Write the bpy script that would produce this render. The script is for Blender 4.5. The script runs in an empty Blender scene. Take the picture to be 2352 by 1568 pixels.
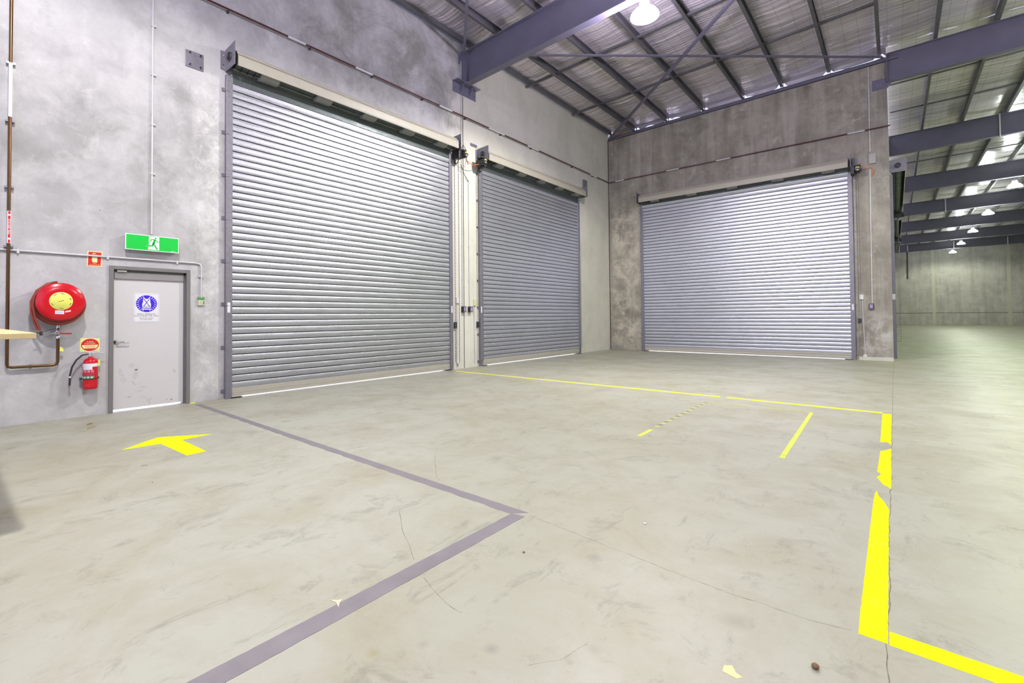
import bpy, bmesh, math, random
from math import radians, sin, cos, pi
from mathutils import Vector, Matrix, noise
random.seed(7)
C = bpy.context.scene.collection
S = bpy.context.scene

# ------------------------------------------------------------------ camera, sky, exposure
cam_d = bpy.data.cameras.new('camera'); cam = bpy.data.objects.new('camera', cam_d); C.objects.link(cam)
FPX, PX, PY = 1088.164, 1118.386, 703.746
YAW, PIT, ROL = radians(40.70040), radians(1.18955), radians(-0.46803)
cam_d.sensor_width = 36.0; cam_d.sensor_fit = 'HORIZONTAL'
cam_d.lens = FPX / 2352 * 36.0
cam_d.shift_x = (1176 - PX) / 2352; cam_d.shift_y = (PY - 784) / 2352
cam_d.clip_start = 0.05; cam_d.clip_end = 400
Fv = Vector((-sin(YAW)*cos(PIT), cos(YAW)*cos(PIT), sin(PIT)))
rv = Vector((cos(YAW), sin(YAW), 0)); uv = rv.cross(Fv)
r2 = rv*cos(ROL) + uv*sin(ROL); u2 = -rv*sin(ROL) + uv*cos(ROL)
M = Matrix((( r2.x, u2.x, -Fv.x), (r2.y, u2.y, -Fv.y), (r2.z, u2.z, -Fv.z))).to_4x4()
M.translation = (0, 0, 1.35); cam.matrix_world = M
S.camera = cam

world = bpy.data.worlds.new('sky'); S.world = world; world.use_nodes = True
wb = world.node_tree.nodes['Background']
wb.inputs[0].default_value = (0.70, 0.70, 1.0, 1); wb.inputs[1].default_value = 1.35
sun_d = bpy.data.lights.new('sun', 'SUN'); sun_d.energy = 9.0; sun_d.angle = radians(1.5); sun_d.color = (.86, .84, 1.0)
sun = bpy.data.objects.new('sun', sun_d); C.objects.link(sun)
sun.rotation_euler = (radians(-13), radians(-10), 0)      # high sun outside
LAMP_POWER = 1750.0
S.view_settings.view_transform = 'Standard'; S.view_settings.look = 'None'
S.view_settings.gamma = 1.0; S.view_settings.use_curve_mapping = False
S.view_settings.exposure = 0.29
S.cycles.max_bounces = 8; S.cycles.diffuse_bounces = 5; S.cycles.glossy_bounces = 4
S.cycles.sample_clamp_indirect = 4.0
S.cycles.caustics_reflective = False

# ------------------------------------------------------------------ tagging and mesh helpers
def tag(o, label=None, cat=None, group=None, kind=None):
    if label: o['label'] = label
    if cat: o['category'] = cat
    if group: o['group'] = group
    if kind: o['kind'] = kind
    return o
def empty(name, loc, label=None, cat=None, group=None, kind='thing'):
    o = bpy.data.objects.new(name, None); C.objects.link(o); o.location = loc; o.empty_display_size = .1
    return tag(o, label, cat, group, kind)

class MB:
    def __init__(s): s.v = []; s.f = []; s.sm = []
    def face_add(s, vs, fs, smooth=False):
        n = len(s.v); s.v += [tuple(p) for p in vs]
        for f in fs: s.f.append(tuple(i+n for i in f)); s.sm.append(smooth)
        return s
    def box(s, a, b):
        x0, y0, z0 = [min(a[i], b[i]) for i in range(3)]; x1, y1, z1 = [max(a[i], b[i]) for i in range(3)]
        return s.face_add([(x0,y0,z0),(x1,y0,z0),(x1,y1,z0),(x0,y1,z0),(x0,y0,z1),(x1,y0,z1),(x1,y1,z1),(x0,y1,z1)],
                     [(0,3,2,1),(4,5,6,7),(0,1,5,4),(1,2,6,5),(2,3,7,6),(3,0,4,7)])
    def hexa(s, p):   # 8 arbitrary corners, bottom 4 then top 4
        return s.face_add(p, [(0,3,2,1),(4,5,6,7),(0,1,5,4),(1,2,6,5),(2,3,7,6),(3,0,4,7)])
    def prism(s, pts, off):      # polygon (3d points) swept by vector off
        n = len(pts); P = [Vector(p) for p in pts]; o = Vector(off)
        return s.face_add([*P, *[p+o for p in P]], [tuple(range(n-1, -1, -1)), tuple(range(n, 2*n))] + [(i, (i+1) % n, n+(i+1) % n, n+i) for i in range(n)])
    def sweep(s, prof0, prof1, smooth=False, caps=True):
        n = len(prof0)
        fs = [(i, (i+1) % n, n+(i+1) % n, n+i) for i in range(n)]
        s.face_add([*prof0, *prof1], fs, smooth)
        if caps: s.face_add([*prof0, *prof1], [tuple(range(n-1, -1, -1)), tuple(range(n, 2*n))])
        return s
    def rings(s, rings, smooth=True, cap=True, closed=False):
        n = len(rings[0]); vs = [p for r in rings for p in r]; m = len(rings); fs = []
        for k in range(m if closed else m-1):
            a, b = k*n, ((k+1) % m)*n
            fs += [(a+i, a+(i+1) % n, b+(i+1) % n, b+i) for i in range(n)]
        s.face_add(vs, fs, smooth)
        if cap and not closed:
            s.face_add(rings[0], [tuple(range(n-1, -1, -1))]); s.face_add(rings[-1], [tuple(range(n))])
        return s
    def tube(s, pts, r, n=10, closed=False, cap=True):
        P = [Vector(p) for p in pts]; m = len(P); R = []
        up = None
        for i, p in enumerate(P):
            if closed: t = P[(i+1) % m] - P[i-1]
            else: t = P[min(i+1, m-1)] - P[max(i-1, 0)]
            t.normalize()
            if up is None:
                up = Vector((0,0,1)) if abs(t.z) < .9 else Vector((1,0,0))
            a = up - t*up.dot(t)
            if a.length < 1e-4: a = Vector((1,.3,.2)) - t*Vector((1,.3,.2)).dot(t)
            a.normalize(); up = a; b = t.cross(a)
            rr = r[i] if isinstance(r, (list, tuple)) else r
            R.append([p + (a*cos(2*pi*k/n) + b*sin(2*pi*k/n))*rr for k in range(n)])
        return s.rings(R, True, cap, closed)
    def cyl(s, a, b, r, n=20, r2=None):
        return s.tube([a, b], [r, r if r2 is None else r2], n)
    def lathe(s, o, axis, prof, n=32, cap=False):      # prof: (distance along axis, radius)
        ax = Vector(axis).normalized(); a = ax.orthogonal().normalized(); b = ax.cross(a); o = Vector(o)
        R = [[o + ax*h + (a*cos(2*pi*k/n)+b*sin(2*pi*k/n))*max(r, 1e-4) for k in range(n)] for h, r in prof]
        return s.rings(R, True, cap)
    def build(s, name, mat, parent=None, bevel=0, recalc=True):
        me = bpy.data.meshes.new(name)
        off = Vector((0,0,0))
        if parent is not None:
            q = parent
            while q is not None: off += Vector(q.location); q = q.parent
        me.from_pydata([tuple(Vector(p)-off) for p in s.v], [], s.f)
        me.polygons.foreach_set('use_smooth', s.sm)
        if recalc:
            bm = bmesh.new(); bm.from_mesh(me); bmesh.ops.recalc_face_normals(bm, faces=bm.faces); bm.to_mesh(me); bm.free()
        for m_ in (mat if isinstance(mat, (list, tuple)) else [mat]): me.materials.append(m_)
        o = bpy.data.objects.new(name, me); C.objects.link(o)
        if parent is not None: o.parent = parent
        if bevel:
            md = o.modifiers.new('bevel', 'BEVEL'); md.width = bevel; md.segments = 2; md.limit_method = 'ANGLE'
        return o
def copy_tree(o, parent=None):
    c = o.copy(); C.objects.link(c)
    if parent is not None: c.parent = parent
    for ch in list(o.children): copy_tree(ch, c)
    return c

# ------------------------------------------------------------------ materials
def mat_new(name):
    m = bpy.data.materials.new(name); m.use_nodes = True
    return m, m.node_tree, m.node_tree.nodes['Principled BSDF']
def nd(t, typ, **kw):
    n = t.nodes.new(typ)
    for k, v in kw.items():
        if k.startswith('i_'):
            key = k[2:]; n.inputs[int(key) if key.isdigit() else key].default_value = v
        else: setattr(n, k, v)
    return n
def plain(name, col, rough=.5, metal=0.0, emis=None, es=1.0, noise_amt=.08, nscale=8, spec=.5):
    m, t, p = mat_new(name)
    p.inputs['Roughness'].default_value = rough; p.inputs['Metallic'].default_value = metal
    p.inputs['Specular IOR Level'].default_value = spec
    tc = nd(t, 'ShaderNodeTexCoord'); n = nd(t, 'ShaderNodeTexNoise'); n.inputs['Scale'].default_value = nscale; n.inputs['Detail'].default_value = 5
    t.links.new(tc.outputs['Object'], n.inputs['Vector'])
    mx = nd(t, 'ShaderNodeMix', data_type='RGBA')
    mx.inputs[6].default_value = tuple(c*(1-noise_amt) for c in col)+(1,); mx.inputs[7].default_value = tuple(min(1, c*(1+noise_amt)) for c in col)+(1,)
    t.links.new(n.outputs['Fac'], mx.inputs[0]); t.links.new(mx.outputs[2], p.inputs['Base Color'])
    if emis: p.inputs['Emission Color'].default_value = (*emis, 1); p.inputs['Emission Strength'].default_value = es
    return m
def ramp(t, src, lo, hi, a=0.0, b=1.0):
    n = nd(t, 'ShaderNodeMapRange'); n.inputs['From Min'].default_value = lo; n.inputs['From Max'].default_value = hi
    n.inputs['To Min'].default_value = a; n.inputs['To Max'].default_value = b
    t.links.new(src, n.inputs['Value']); return n.outputs[0]
def noise_tex(t, vec, scale, detail=6, rough=.55, dist=0.0, stretch=None):
    n = nd(t, 'ShaderNodeTexNoise'); n.inputs['Scale'].default_value = scale; n.inputs['Detail'].default_value = detail
    n.inputs['Roughness'].default_value = rough; n.inputs['Distortion'].default_value = dist
    if stretch:
        mp = nd(t, 'ShaderNodeMapping'); mp.inputs['Scale'].default_value = stretch; t.links.new(vec, mp.inputs['Vector']); vec = mp.outputs[0]
    t.links.new(vec, n.inputs['Vector']); return n.outputs['Fac']
def mixc(t, fac, a, b, mode='MIX'):
    m = nd(t, 'ShaderNodeMix', data_type='RGBA', blend_type=mode)
    if isinstance(fac, (int, float)): m.inputs[0].default_value = fac
    else: t.links.new(fac, m.inputs[0])
    for i, c in ((6, a), (7, b)):
        if isinstance(c, tuple): m.inputs[i].default_value = (*c, 1)
        else: t.links.new(c, m.inputs[i])
    return m.outputs[2]
def mathn(t, op, a, b=None):
    m = nd(t, 'ShaderNodeMath', operation=op)
    for i, c in ((0, a), (1, b)):
        if c is None: continue
        if isinstance(c, (int, float)): m.inputs[i].default_value = c
        else: t.links.new(c, m.inputs[i])
    return m.outputs[0]
def concrete(name, dark, mid, light, patch=(.7,.7,.66), patch_amt=.35, streak=0.0, rough=.75, zones=(), mott=1.0, bump=.25):
    m, t, p = mat_new(name)
    tc = nd(t, 'ShaderNodeTexCoord').outputs['Object']
    big = noise_tex(t, tc, .45, 5, .6, .6); med = noise_tex(t, tc, 1.7, 10, .66, .3); fine = noise_tex(t, tc, 26, 6, .7)
    c = mixc(t, ramp(t, big, .36, .64), dark, mid)
    c = mixc(t, mathn(t, 'MULTIPLY', ramp(t, med, .42, .70), .8*mott), c, light)
    cloud = noise_tex(t, tc, 2.6, 12, .74, .45)
    c = mixc(t, mathn(t, 'MULTIPLY', ramp(t, cloud, .56, .72), patch_amt), c, patch)
    c = mixc(t, mathn(t, 'MULTIPLY', ramp(t, cloud, .44, .30), .35*mott), c, tuple(x*.72 for x in dark))
    if streak:
        st = noise_tex(t, tc, 3.0, 8, .6, .3, (1, 1, .08))
        c = mixc(t, mathn(t, 'MULTIPLY', ramp(t, st, .5, .66), streak), c, tuple(x*.55 for x in dark))
        c = mixc(t, mathn(t, 'MULTIPLY', ramp(t, st, .46, .34), streak*.8), c, patch)
    sep = nd(t, 'ShaderNodeSeparateXYZ'); t.links.new(tc, sep.inputs[0])
    for axis, lo, hi, zlo, zhi, col, amt, sc in zones:       # wall strips: patchy staining, painted lamp light, painted shade
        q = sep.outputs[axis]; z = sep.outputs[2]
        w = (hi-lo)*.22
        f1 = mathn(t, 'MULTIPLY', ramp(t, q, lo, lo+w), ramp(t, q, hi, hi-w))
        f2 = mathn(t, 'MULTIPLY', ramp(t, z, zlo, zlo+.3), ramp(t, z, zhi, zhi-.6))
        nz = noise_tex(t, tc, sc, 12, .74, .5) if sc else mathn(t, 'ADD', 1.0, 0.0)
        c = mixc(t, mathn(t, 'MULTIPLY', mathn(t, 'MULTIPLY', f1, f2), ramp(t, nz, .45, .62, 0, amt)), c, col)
    c = mixc(t, mathn(t, 'MULTIPLY', ramp(t, fine, .3, .7), .25), c, tuple(x*.8 for x in mid))
    vor = nd(t, 'ShaderNodeTexVoronoi'); vor.inputs['Scale'].default_value = 2.3; t.links.new(tc, vor.inputs['Vector'])
    c = mixc(t, ramp(t, vor.outputs['Distance'], .028, .018, 0, .6), c, (.12,.12,.10))
    t.links.new(c, p.inputs['Base Color']); p.inputs['Roughness'].default_value = rough
    b = nd(t, 'ShaderNodeBump'); b.inputs['Strength'].default_value = bump; b.inputs['Distance'].default_value = .01
    t.links.new(mathn(t, 'ADD', fine, mathn(t, 'MULTIPLY', cloud, 1.5)), b.inputs['Height']); t.links.new(b.outputs[0], p.inputs['Normal'])
    return m

M_WA = concrete('grey_precast', (.31,.305,.295), (.53,.525,.53), (.66,.655,.65), (.77,.765,.74), .5, .10,
                zones=((1, 2.66, 3.2, 0, 5.6, (.80,.79,.74), .6, 4.0), (1, 2.66, 3.2, 0, 3.0, (.22,.23,.20), .35, 2.2), (1, 8.3, 9.9, -2, 7.6, (.72,.715,.61), .9, 0), (1, 2.5, 11, 6.0, 11, (.20,.20,.175), .8, .9)))  # cream strip paints in lamp light; dark top is staining plus painted shade
M_WB = concrete('pale_precast', (.60,.60,.50), (.74,.735,.63), (.79,.785,.69), (.82,.82,.74), .3, .08, mott=.6)
M_W2 = concrete('brown_grey_precast', (.22,.205,.165), (.37,.345,.285), (.50,.475,.40), (.66,.63,.55), .75, .35,
                zones=((0, -8.6, -7.15, 0, 5.8, (.62,.59,.48), .8, 2.6), (0, -.97, 0.1, 0, 1.5, (.66,.65,.60), .8, 2.0)), mott=1.0)
M_WF = concrete('far_precast', (.44,.42,.40), (.60,.575,.55), (.70,.67,.64), (.78,.76,.72), .5, .3)

def floor_mat():
    m, t, p = mat_new('polished_slab')
    tc = nd(t, 'ShaderNodeTexCoord').outputs['Object']
    big = noise_tex(t, tc, .33, 5, .6, .8); med = noise_tex(t, tc, 1.3, 12, .68, .35); fine = noise_tex(t, tc, 14, 8, .74, .2); vf = noise_tex(t, tc, 60, 4, .7)
    c = mixc(t, ramp(t, big, .35, .65), (.385,.382,.295), (.415,.418,.345))
    c = mixc(t, ramp(t, med, .44, .68, 0, .85), c, (.335,.315,.225))
    c = mixc(t, ramp(t, fine, .55, .78, 0, .45), c, (.33,.315,.25))
    c = mixc(t, ramp(t, vf, .62, .8, 0, .22), c, (.62,.60,.55))
    scr = noise_tex(t, tc, 6, 12, .78, .5, (1.0, .35, 1))
    c = mixc(t, ramp(t, scr, .56, .66, 0, .75), c, (.25,.245,.19))
    scuff = noise_tex(t, tc, 3.0, 12, .76, .5)
    c = mixc(t, ramp(t, scuff, .55, .66, 0, .7), c, (.255,.245,.19))
    wob = noise_tex(t, tc, 9, 4, .6)
    for (x, y, r, col, a) in ((-1.297,2.41,.05,(0.204,0.197,0.177),.55), (-1.269,1.484,.035,(0.218,0.211,0.184),.6), (-.558,2.314,.075,(0.245,0.245,0.204),.5),
                              (-1.615,1.161,.04,(0.272,0.245,0.095),.6), (-3.329,1.841,.09,(0.258,0.252,0.224),.5), (-1.5,1.32,.03,(0.224,0.211,0.184),.45), (-3.5,2.2,.06,(0.272,0.265,0.231),.4), (-4.6,2.0,.07,(0.272,0.258,0.224),.45),
                              (-.95,1.75,.04,(0.231,0.218,0.190),.4), (-1.75,1.5,.03,(0.245,0.238,0.204),.5), (-.12,6.25,.22,(0.224,0.224,0.190),.55), (-.13,4.6,.12,(0.204,0.204,0.184),.5),
                              (-1.15,5.35,.5,(0.299,0.286,0.245),.35), (-5.9,.9,.5,(0.340,0.299,0.231),.4), (-1.4,3.4,.6,(0.340,0.320,0.245),.3)):
        vd = nd(t, 'ShaderNodeVectorMath', operation='DISTANCE'); t.links.new(tc, vd.inputs[0]); vd.inputs[1].default_value = (x, y, 0)
        d = mathn(t, 'ADD', vd.outputs['Value'], mathn(t, 'MULTIPLY', wob, r*1.1))
        c = mixc(t, ramp(t, d, r*1.7, r*.7, 0, a*.8), c, (col[0], col[1]*.97, col[2]*.9))
    t.links.new(c, p.inputs['Base Color'])
    t.links.new(ramp(t, med, .3, .7, .36, .56), p.inputs['Roughness']); p.inputs['Specular IOR Level'].default_value = .45
    b = nd(t, 'ShaderNodeBump'); b.inputs['Strength'].default_value = .08; b.inputs['Distance'].default_value = .01
    t.links.new(fine, b.inputs['Height']); t.links.new(b.outputs[0], p.inputs['Normal'])
    return m
M_FL = floor_mat()

def galv(name, col, rough=.33, metal=.85, sc=22, bump=.12):
    m, t, p = mat_new(name)
    tc = nd(t, 'ShaderNodeTexCoord').outputs['Object']
    n = noise_tex(t, tc, sc, 6, .7, .5); b_ = noise_tex(t, tc, .9, 4, .6, .4); st = noise_tex(t, tc, 2.5, 5, .6, .2, (1.5, 1.5, 14))
    c = mixc(t, ramp(t, n, .35, .7), tuple(x*.82 for x in col), tuple(min(1, x*1.12) for x in col))
    c = mixc(t, ramp(t, b_, .4, .65, 0, .35), c, tuple(x*.78 for x in col))
    t.links.new(c, p.inputs['Base Color']); p.inputs['Metallic'].default_value = metal
    t.links.new(ramp(t, st, .35, .65, rough-.05, rough+.12), p.inputs['Roughness'])
    bp = nd(t, 'ShaderNodeBump'); bp.inputs['Strength'].default_value = bump; bp.inputs['Distance'].default_value = .004
    t.links.new(n, bp.inputs['Height']); t.links.new(bp.outputs[0], p.inputs['Normal'])
    return m
M_SLAT = galv('galvanised_slat', (.58,.595,.635), .38, .84, 40, .02)
M_HINGE = plain('shaded_hinge', (.015,.015,.018), .6, .3)  # near-black paints in the shade inside the slat grooves
M_GAL = galv('galvanised_frame', (.25,.24,.275), .45, .45)
M_STEEL = plain('grey_painted_steel', (.16,.155,.215), .5, .0, noise_amt=.15, nscale=3)
M_PURL = galv('purlin_zinc', (.17,.17,.185), .45, .45)
M_CREAM = plain('cream_paint', (.43,.41,.335), .45)
M_BLACK = plain('black_plastic', (.02,.02,.022), .4)
M_DARK = plain('dark_steel', (.05,.05,.06), .45, .3)
M_DRUM = galv('drum_zinc', (.10,.12,.115), .4, .5)
M_WHITE = plain('white_plastic', (.75,.75,.72), .4)
M_COND = plain('grey_conduit', (.62,.62,.62), .35)
M_COPPER = plain('aged_copper', (.13,.07,.03), .3, .75, noise_amt=.35, nscale=3)
M_BRONZE = plain('dull_brown_pipe', (.12,.065,.05), .35, .5, noise_amt=.3, nscale=6)
M_CHROME = plain('chrome', (.8,.8,.82), .15, 1.0)
M_RED = plain('red_enamel', (.60,.004,.015), .22, noise_amt=.03)
M_SIGNRED = plain('sign_red', (.62,.01,.01), .5, noise_amt=.03)
M_HOSE = plain('red_hose', (.30,.055,.035), .5, noise_amt=.2)
M_YEL = plain('label_yellow', (.85,.85,.16), .5, noise_amt=.04)
M_CREAMLBL = plain('label_cream', (.85,.80,.38), .5, noise_amt=.04)
M_GREEN = plain('exit_green', (.0,.50,.045), .4, emis=(.0,.55,.05), es=.12, noise_amt=.02)
M_EXW = plain('exit_white', (.85,.87,.85), .4, emis=(.9,1,.9), es=.12, noise_amt=.02)
M_BLUE = plain('sign_blue', (.045,.01,.62), .45, noise_amt=.03)
M_SIGNW = plain('sign_white', (.82,.82,.84), .4, noise_amt=.02)
M_INK = plain('ink', (.03,.03,.04), .6)
M_DOOR = plain('door_light_grey', (.64,.625,.62), .4, noise_amt=.05, nscale=2)
M_FRAME = plain('frame_grey', (.185,.18,.175), .4, noise_amt=.06)
M_WOOD = plain('pale_timber', (.70,.55,.28), .5, noise_amt=.12, nscale=14)
M_ORANGE = plain('orange_cable', (.75,.16,.03), .5)
M_YSTK = plain('yellow_sticker', (.85,.80,.02), .5)
M_LCD = plain('keypad_green', (.10,.28,.10), .4)
M_KEY = plain('keypad_cream', (.62,.64,.38), .5)
M_BTN = plain('button_purple', (.35,.28,.50), .5)
M_ROPE = plain('chain_steel', (.22,.22,.20), .4, .6)
M_STONE = plain('brown_nut', (.20,.11,.05), .7, noise_amt=.4, nscale=40)
M_LEAFY = plain('dry_leaf', (.45,.33,.10), .7)
M_LEAFG = plain('green_leaf', (.12,.17,.04), .7)
M_TAPE = plain('grey_line_paint', (.215,.195,.21), .6, noise_amt=.22, nscale=5)
M_CRACK = plain('crack_dirt', (.13,.12,.09), .9, noise_amt=.4)
M_JOINT = plain('joint_dirt', (.20,.18,.12), .9, noise_amt=.5)
M_SEAL = plain('joint_sealant', (.06,.055,.045), .8)
M_PALEJ = plain('pale_joint', (.62,.61,.52), .8)

def worn_yellow(name, col, wear, scale=(1,1,1), hi=.04):
    m, t, p = mat_new(name)
    tc = nd(t, 'ShaderNodeTexCoord').outputs['Object']
    n = noise_tex(t, tc, 9, 9, .72, 1.5, scale)
    n2 = noise_tex(t, tc, 3, 6, .6, 1)
    c = mixc(t, ramp(t, n2, .4, .7), col, tuple(x*.93 for x in col))
    c = mixc(t, ramp(t, n, wear-.10, wear, 0, .6), c, (.60,.58,.22))
    t.links.new(c, p.inputs['Base Color']); p.inputs['Roughness'].default_value = .6; p.inputs['Specular IOR Level'].default_value = .1
    tr = nd(t, 'ShaderNodeBsdfTransparent'); mx = nd(t, 'ShaderNodeMixShader')
    t.links.new(ramp(t, n, wear, wear+hi), mx.inputs[0]); 
    t.links.new(p.outputs[0], mx.inputs[1]); t.links.new(tr.outputs[0], mx.inputs[2])
    t.links.new(mx.outputs[0], t.nodes['Material Output'].inputs['Surface'])
    return m
M_YP = worn_yellow('fluoro_yellow_paint', (.97,1.0,.0), .69, (1, 3.5, 1))
M_YPT = worn_yellow('thin_yellow_tape', (.93,.95,.04), .80)
M_YPF = worn_yellow('faded_yellow_tape', (.62,.68,.12), .74)
M_HAZ = plain('hazard_dark', (.20,.19,.15), .7)

def foil_mat(name, col, rough):
    m, t, p = mat_new(name)
    tc = nd(t, 'ShaderNodeTexCoord').outputs['Object']
    n = noise_tex(t, tc, 3.0, 4, .55, .3, (.16, 2.2, 1)); n3 = noise_tex(t, tc, 9, 3, .6, .3, (.25, 1.8, 1))
    sep = nd(t, 'ShaderNodeSeparateXYZ'); t.links.new(tc, sep.inputs[0])
    lines = None
    for ax, per in ((0, .30), (1, .15)):
        f = mathn(t, 'FRACT', mathn(t, 'MULTIPLY', sep.outputs[ax], 1/per)); g = mathn(t, 'LESS_THAN', f, .007/per)
        lines = g if lines is None else mathn(t, 'MAXIMUM', lines, g)
    c = mixc(t, ramp(t, n, .38, .62), tuple(x*.72 for x in col), col)
    c = mixc(t, mathn(t, 'MULTIPLY', lines, .55), c, (.16,.15,.16))
    t.links.new(c, p.inputs['Base Color']); p.inputs['Metallic'].default_value = .48
    t.links.new(ramp(t, n3, .3, .7, rough-.05, rough+.14), p.inputs['Roughness'])
    b = nd(t, 'ShaderNodeBump'); b.inputs['Strength'].default_value = .75; b.inputs['Distance'].default_value = .04
    t.links.new(mathn(t, 'ADD', n, mathn(t, 'MULTIPLY', n3, .3)), b.inputs['Height']); t.links.new(b.outputs[0], p.inputs['Normal'])
    return m
M_FOIL = foil_mat('roof_foil', (.98,.93,.98), .13)

# ------------------------------------------------------------------ main dimensions
XW, YB, XH = -8.585, 17.5, -0.04      # inner faces: left wall, back wall, hall wall
YFAR = 71.9
def zb(X): return 7.50+.045*(X+8.3) if X < 0 else 7.874+.012*X      # underside of the rafters
def zt(X): return 8.36+.038*(X+8.3) if X < 0 else 8.675+.015*X      # top of the rafters
ZF = .27                                                            # foil above the rafter tops

# ------------------------------------------------------------------ structure
def struct(name, mb, mat, label=None, **k):
    o = mb.build(name, mat, **k); o['kind'] = 'structure'
    if label: o['label'] = label
    return o
b = MB(); b.box((XW-.18, -7, -.15), (20, YFAR+.2, 0)); struct('floor', b, M_FL)
b = MB(); b.box((-60, -7, -.2), (XW-.18, 90, -.03)); b.box((XW-.18, YB+.18, -.2), (XH-.18, 90, -.02)); struct('ground', b, plain('apron_concrete', (.62,.60,.55), .8))

def wall_with_holes(axis, face, thick, u0, u1, ztop0, ztop1, holes):
    """slab of precast along axis u; face..face+thick; holes: (ua, ub, height) from the floor"""
    m = MB()
    def P(u, n, z): return (face+n*thick, u, z) if axis == 'Y' else (u, face+n*thick, z)
    def zt_(u): return ztop0+(ztop1-ztop0)*(u-u0)/(u1-u0)
    def blk(a, c, z0):
        m.hexa([P(a,0,z0),P(c,0,z0),P(c,1,z0),P(a,1,z0),P(a,0,zt_(a)),P(c,0,zt_(c)),P(c,1,zt_(c)),P(a,1,zt_(a))])
    cur = u0
    for ua, ub, h in sorted(holes):
        blk(cur, ua, 0); blk(ua, ub, h); cur = ub
    blk(cur, u1, 0)
    return m
D1 = (3.27, 8.48); D2 = (9.72, 14.95); D3 = (-7.17, -0.97)
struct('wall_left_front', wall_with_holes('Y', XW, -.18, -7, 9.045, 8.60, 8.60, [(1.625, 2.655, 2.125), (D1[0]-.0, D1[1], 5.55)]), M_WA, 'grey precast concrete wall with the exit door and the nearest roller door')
struct('wall_left', wall_with_holes('Y', XW, -.18, 9.075, YB+.18, 8.60, 8.60, [(D2[0], D2[1], 5.55)]), M_WB, 'pale greenish precast concrete panel around the middle roller door')
struct('wall_back', wall_with_holes('X', YB, .18, XW+.02, XH, 8.31, 8.475, [(D3[0], D3[1], 5.55)]), M_W2, 'mottled brown-grey precast concrete end wall with one roller door')
D4, D5, D6 = (18.75, 26.2), (28.6, 35.2), (37.4, 43.2)
struct('wall_hall', wall_with_holes('Y', XH, -.18, YB+.181, YFAR, 8.5, 8.5, [(D4[0], D4[1], 5.55), (D5[0], D5[1], 5.55), (D6[0], D6[1], 5.55)]), M_WF)
wf = struct('wall_far', wall_with_holes('X', YFAR, .2, XH-.2, 20, 9.2, 9.2, []), M_WF, 'distant precast concrete wall at the end of the hall')
for x in (3.31, 9.0, 14.7): MB().box((x-.13, YFAR-.012, 0), (x+.13, YFAR, 8.6)).build('panel_joint', M_PALEJ, wf)
MB().box((XH, YFAR-.01, 1.30), (20, YFAR, 1.335)).build('scored_line', M_SEAL, wf)
struct('wall_right', MB().box((19.8, -7, 0), (20, YFAR, 9.4)), M_WF)
struct('trim_1', MB().box((XW-.15, 9.045, 0), (XW-.025, 9.075, 8.58)), M_SEAL, 'dark sealed joint between the grey and the pale wall panels')
struct('trim_2', MB().box((XW+.001, YB-.02, 0), (XW+.02, YB+.1, 8.35)), M_SEAL, 'dark joint in the corner of the two walls')
# footing kerbs along the back wall
struct('baseboard_back', MB().box((-.80, YB-.035, 0), (XH, YB, .10)), M_WB)

# foil-lined ceiling with cross ripples
def foil(name, x0, x1, dx, y0, y1, dy, amp):
    nx, ny = max(1, int(round((x1-x0)/dx))), int(round((y1-y0)/dy)); vs = []; fs = []
    for j in range(ny+1):
        y = y0+(y1-y0)*j/ny
        for i in range(nx+1):
            x = x0+(x1-x0)*i/nx
            s = .5-.5*cos(2*pi*(x-.98)/1.21)
            w = noise.noise(Vector((x*.7, y*.6, 3))); w2 = noise.noise(Vector((x*1.4, y*7, 8))); w3 = noise.noise(Vector((x*.5, y*2.2, 1)))
            z = zt(x)+ZF - .035*s + (.05 if x < -8.3 else 0) + amp*(.55*sin(2*pi*y/.105+w*4)*(.5+.8*abs(w3)) + 1.3*w2 + 1.0*w3)*(.35+.65*s)
            vs.append((x, y, z))
    for j in range(ny):
        for i in range(nx):
            a = j*(nx+1)+i; fs.append((a, a+1, a+nx+2, a+nx+1))
    m = MB(); m.face_add(vs, fs, True); return m
struct('ceiling', foil('ceiling', XW-.08, 0.0, .24, -7, YB+.10, .026, .018), M_FOIL, 'crinkled silver foil lining under the roof of the loading bay')
struct('ceiling_hall', foil('ceiling_hall', 0.0, 19.9, .3, -7, YB+.10, .06, .011), M_FOIL)
struct('ceiling_hall_far', foil('ceiling_hall_far', -.2, 19.9, .4, YB+.10, YFAR, .07, .011), M_FOIL, 'silver foil lining above the long hall')

# ------------------------------------------------------------------ roof steel
def ibeam(y, x0, x1, fw=.20, zb_=zb, zt_=zt, tf=.018):
    m = MB()
    xs = [x0] + ([0.0] if x0 < 0 < x1 else []) + [x1]
    for a, c in zip(xs, xs[1:]):
        for ylo, yhi, zl, zh in ((y-fw/2, y+fw/2, 0, tf), (y-.008, y+.008, tf, -tf), (y-fw/2, y+fw/2, -tf, 0)):
            def Z(x, which, o): return (zb_(x) if which == 0 else zt_(x)) + o
            sel = ((0, 0), (0, tf)) if (zl, zh) == (0, tf) else (((0, tf), (1, -tf)) if zl == tf else ((1, -tf), (1, 0)))
            (w0, o0), (w1, o1) = sel
            m.hexa([(a,ylo,Z(a,w0,o0)),(c,ylo,Z(c,w0,o0)),(c,yhi,Z(c,w0,o0)),(a,yhi,Z(a,w0,o0)),
                    (a,ylo,Z(a,w1,o1)),(c,ylo,Z(c,w1,o1)),(c,yhi,Z(c,w1,o1)),(a,yhi,Z(a,w1,o1))])
    return m
RY = [0.6, 9.12, 17.5, 25.8, 34.2, 42.5, 51.0, 59.6, 68.0]
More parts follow.
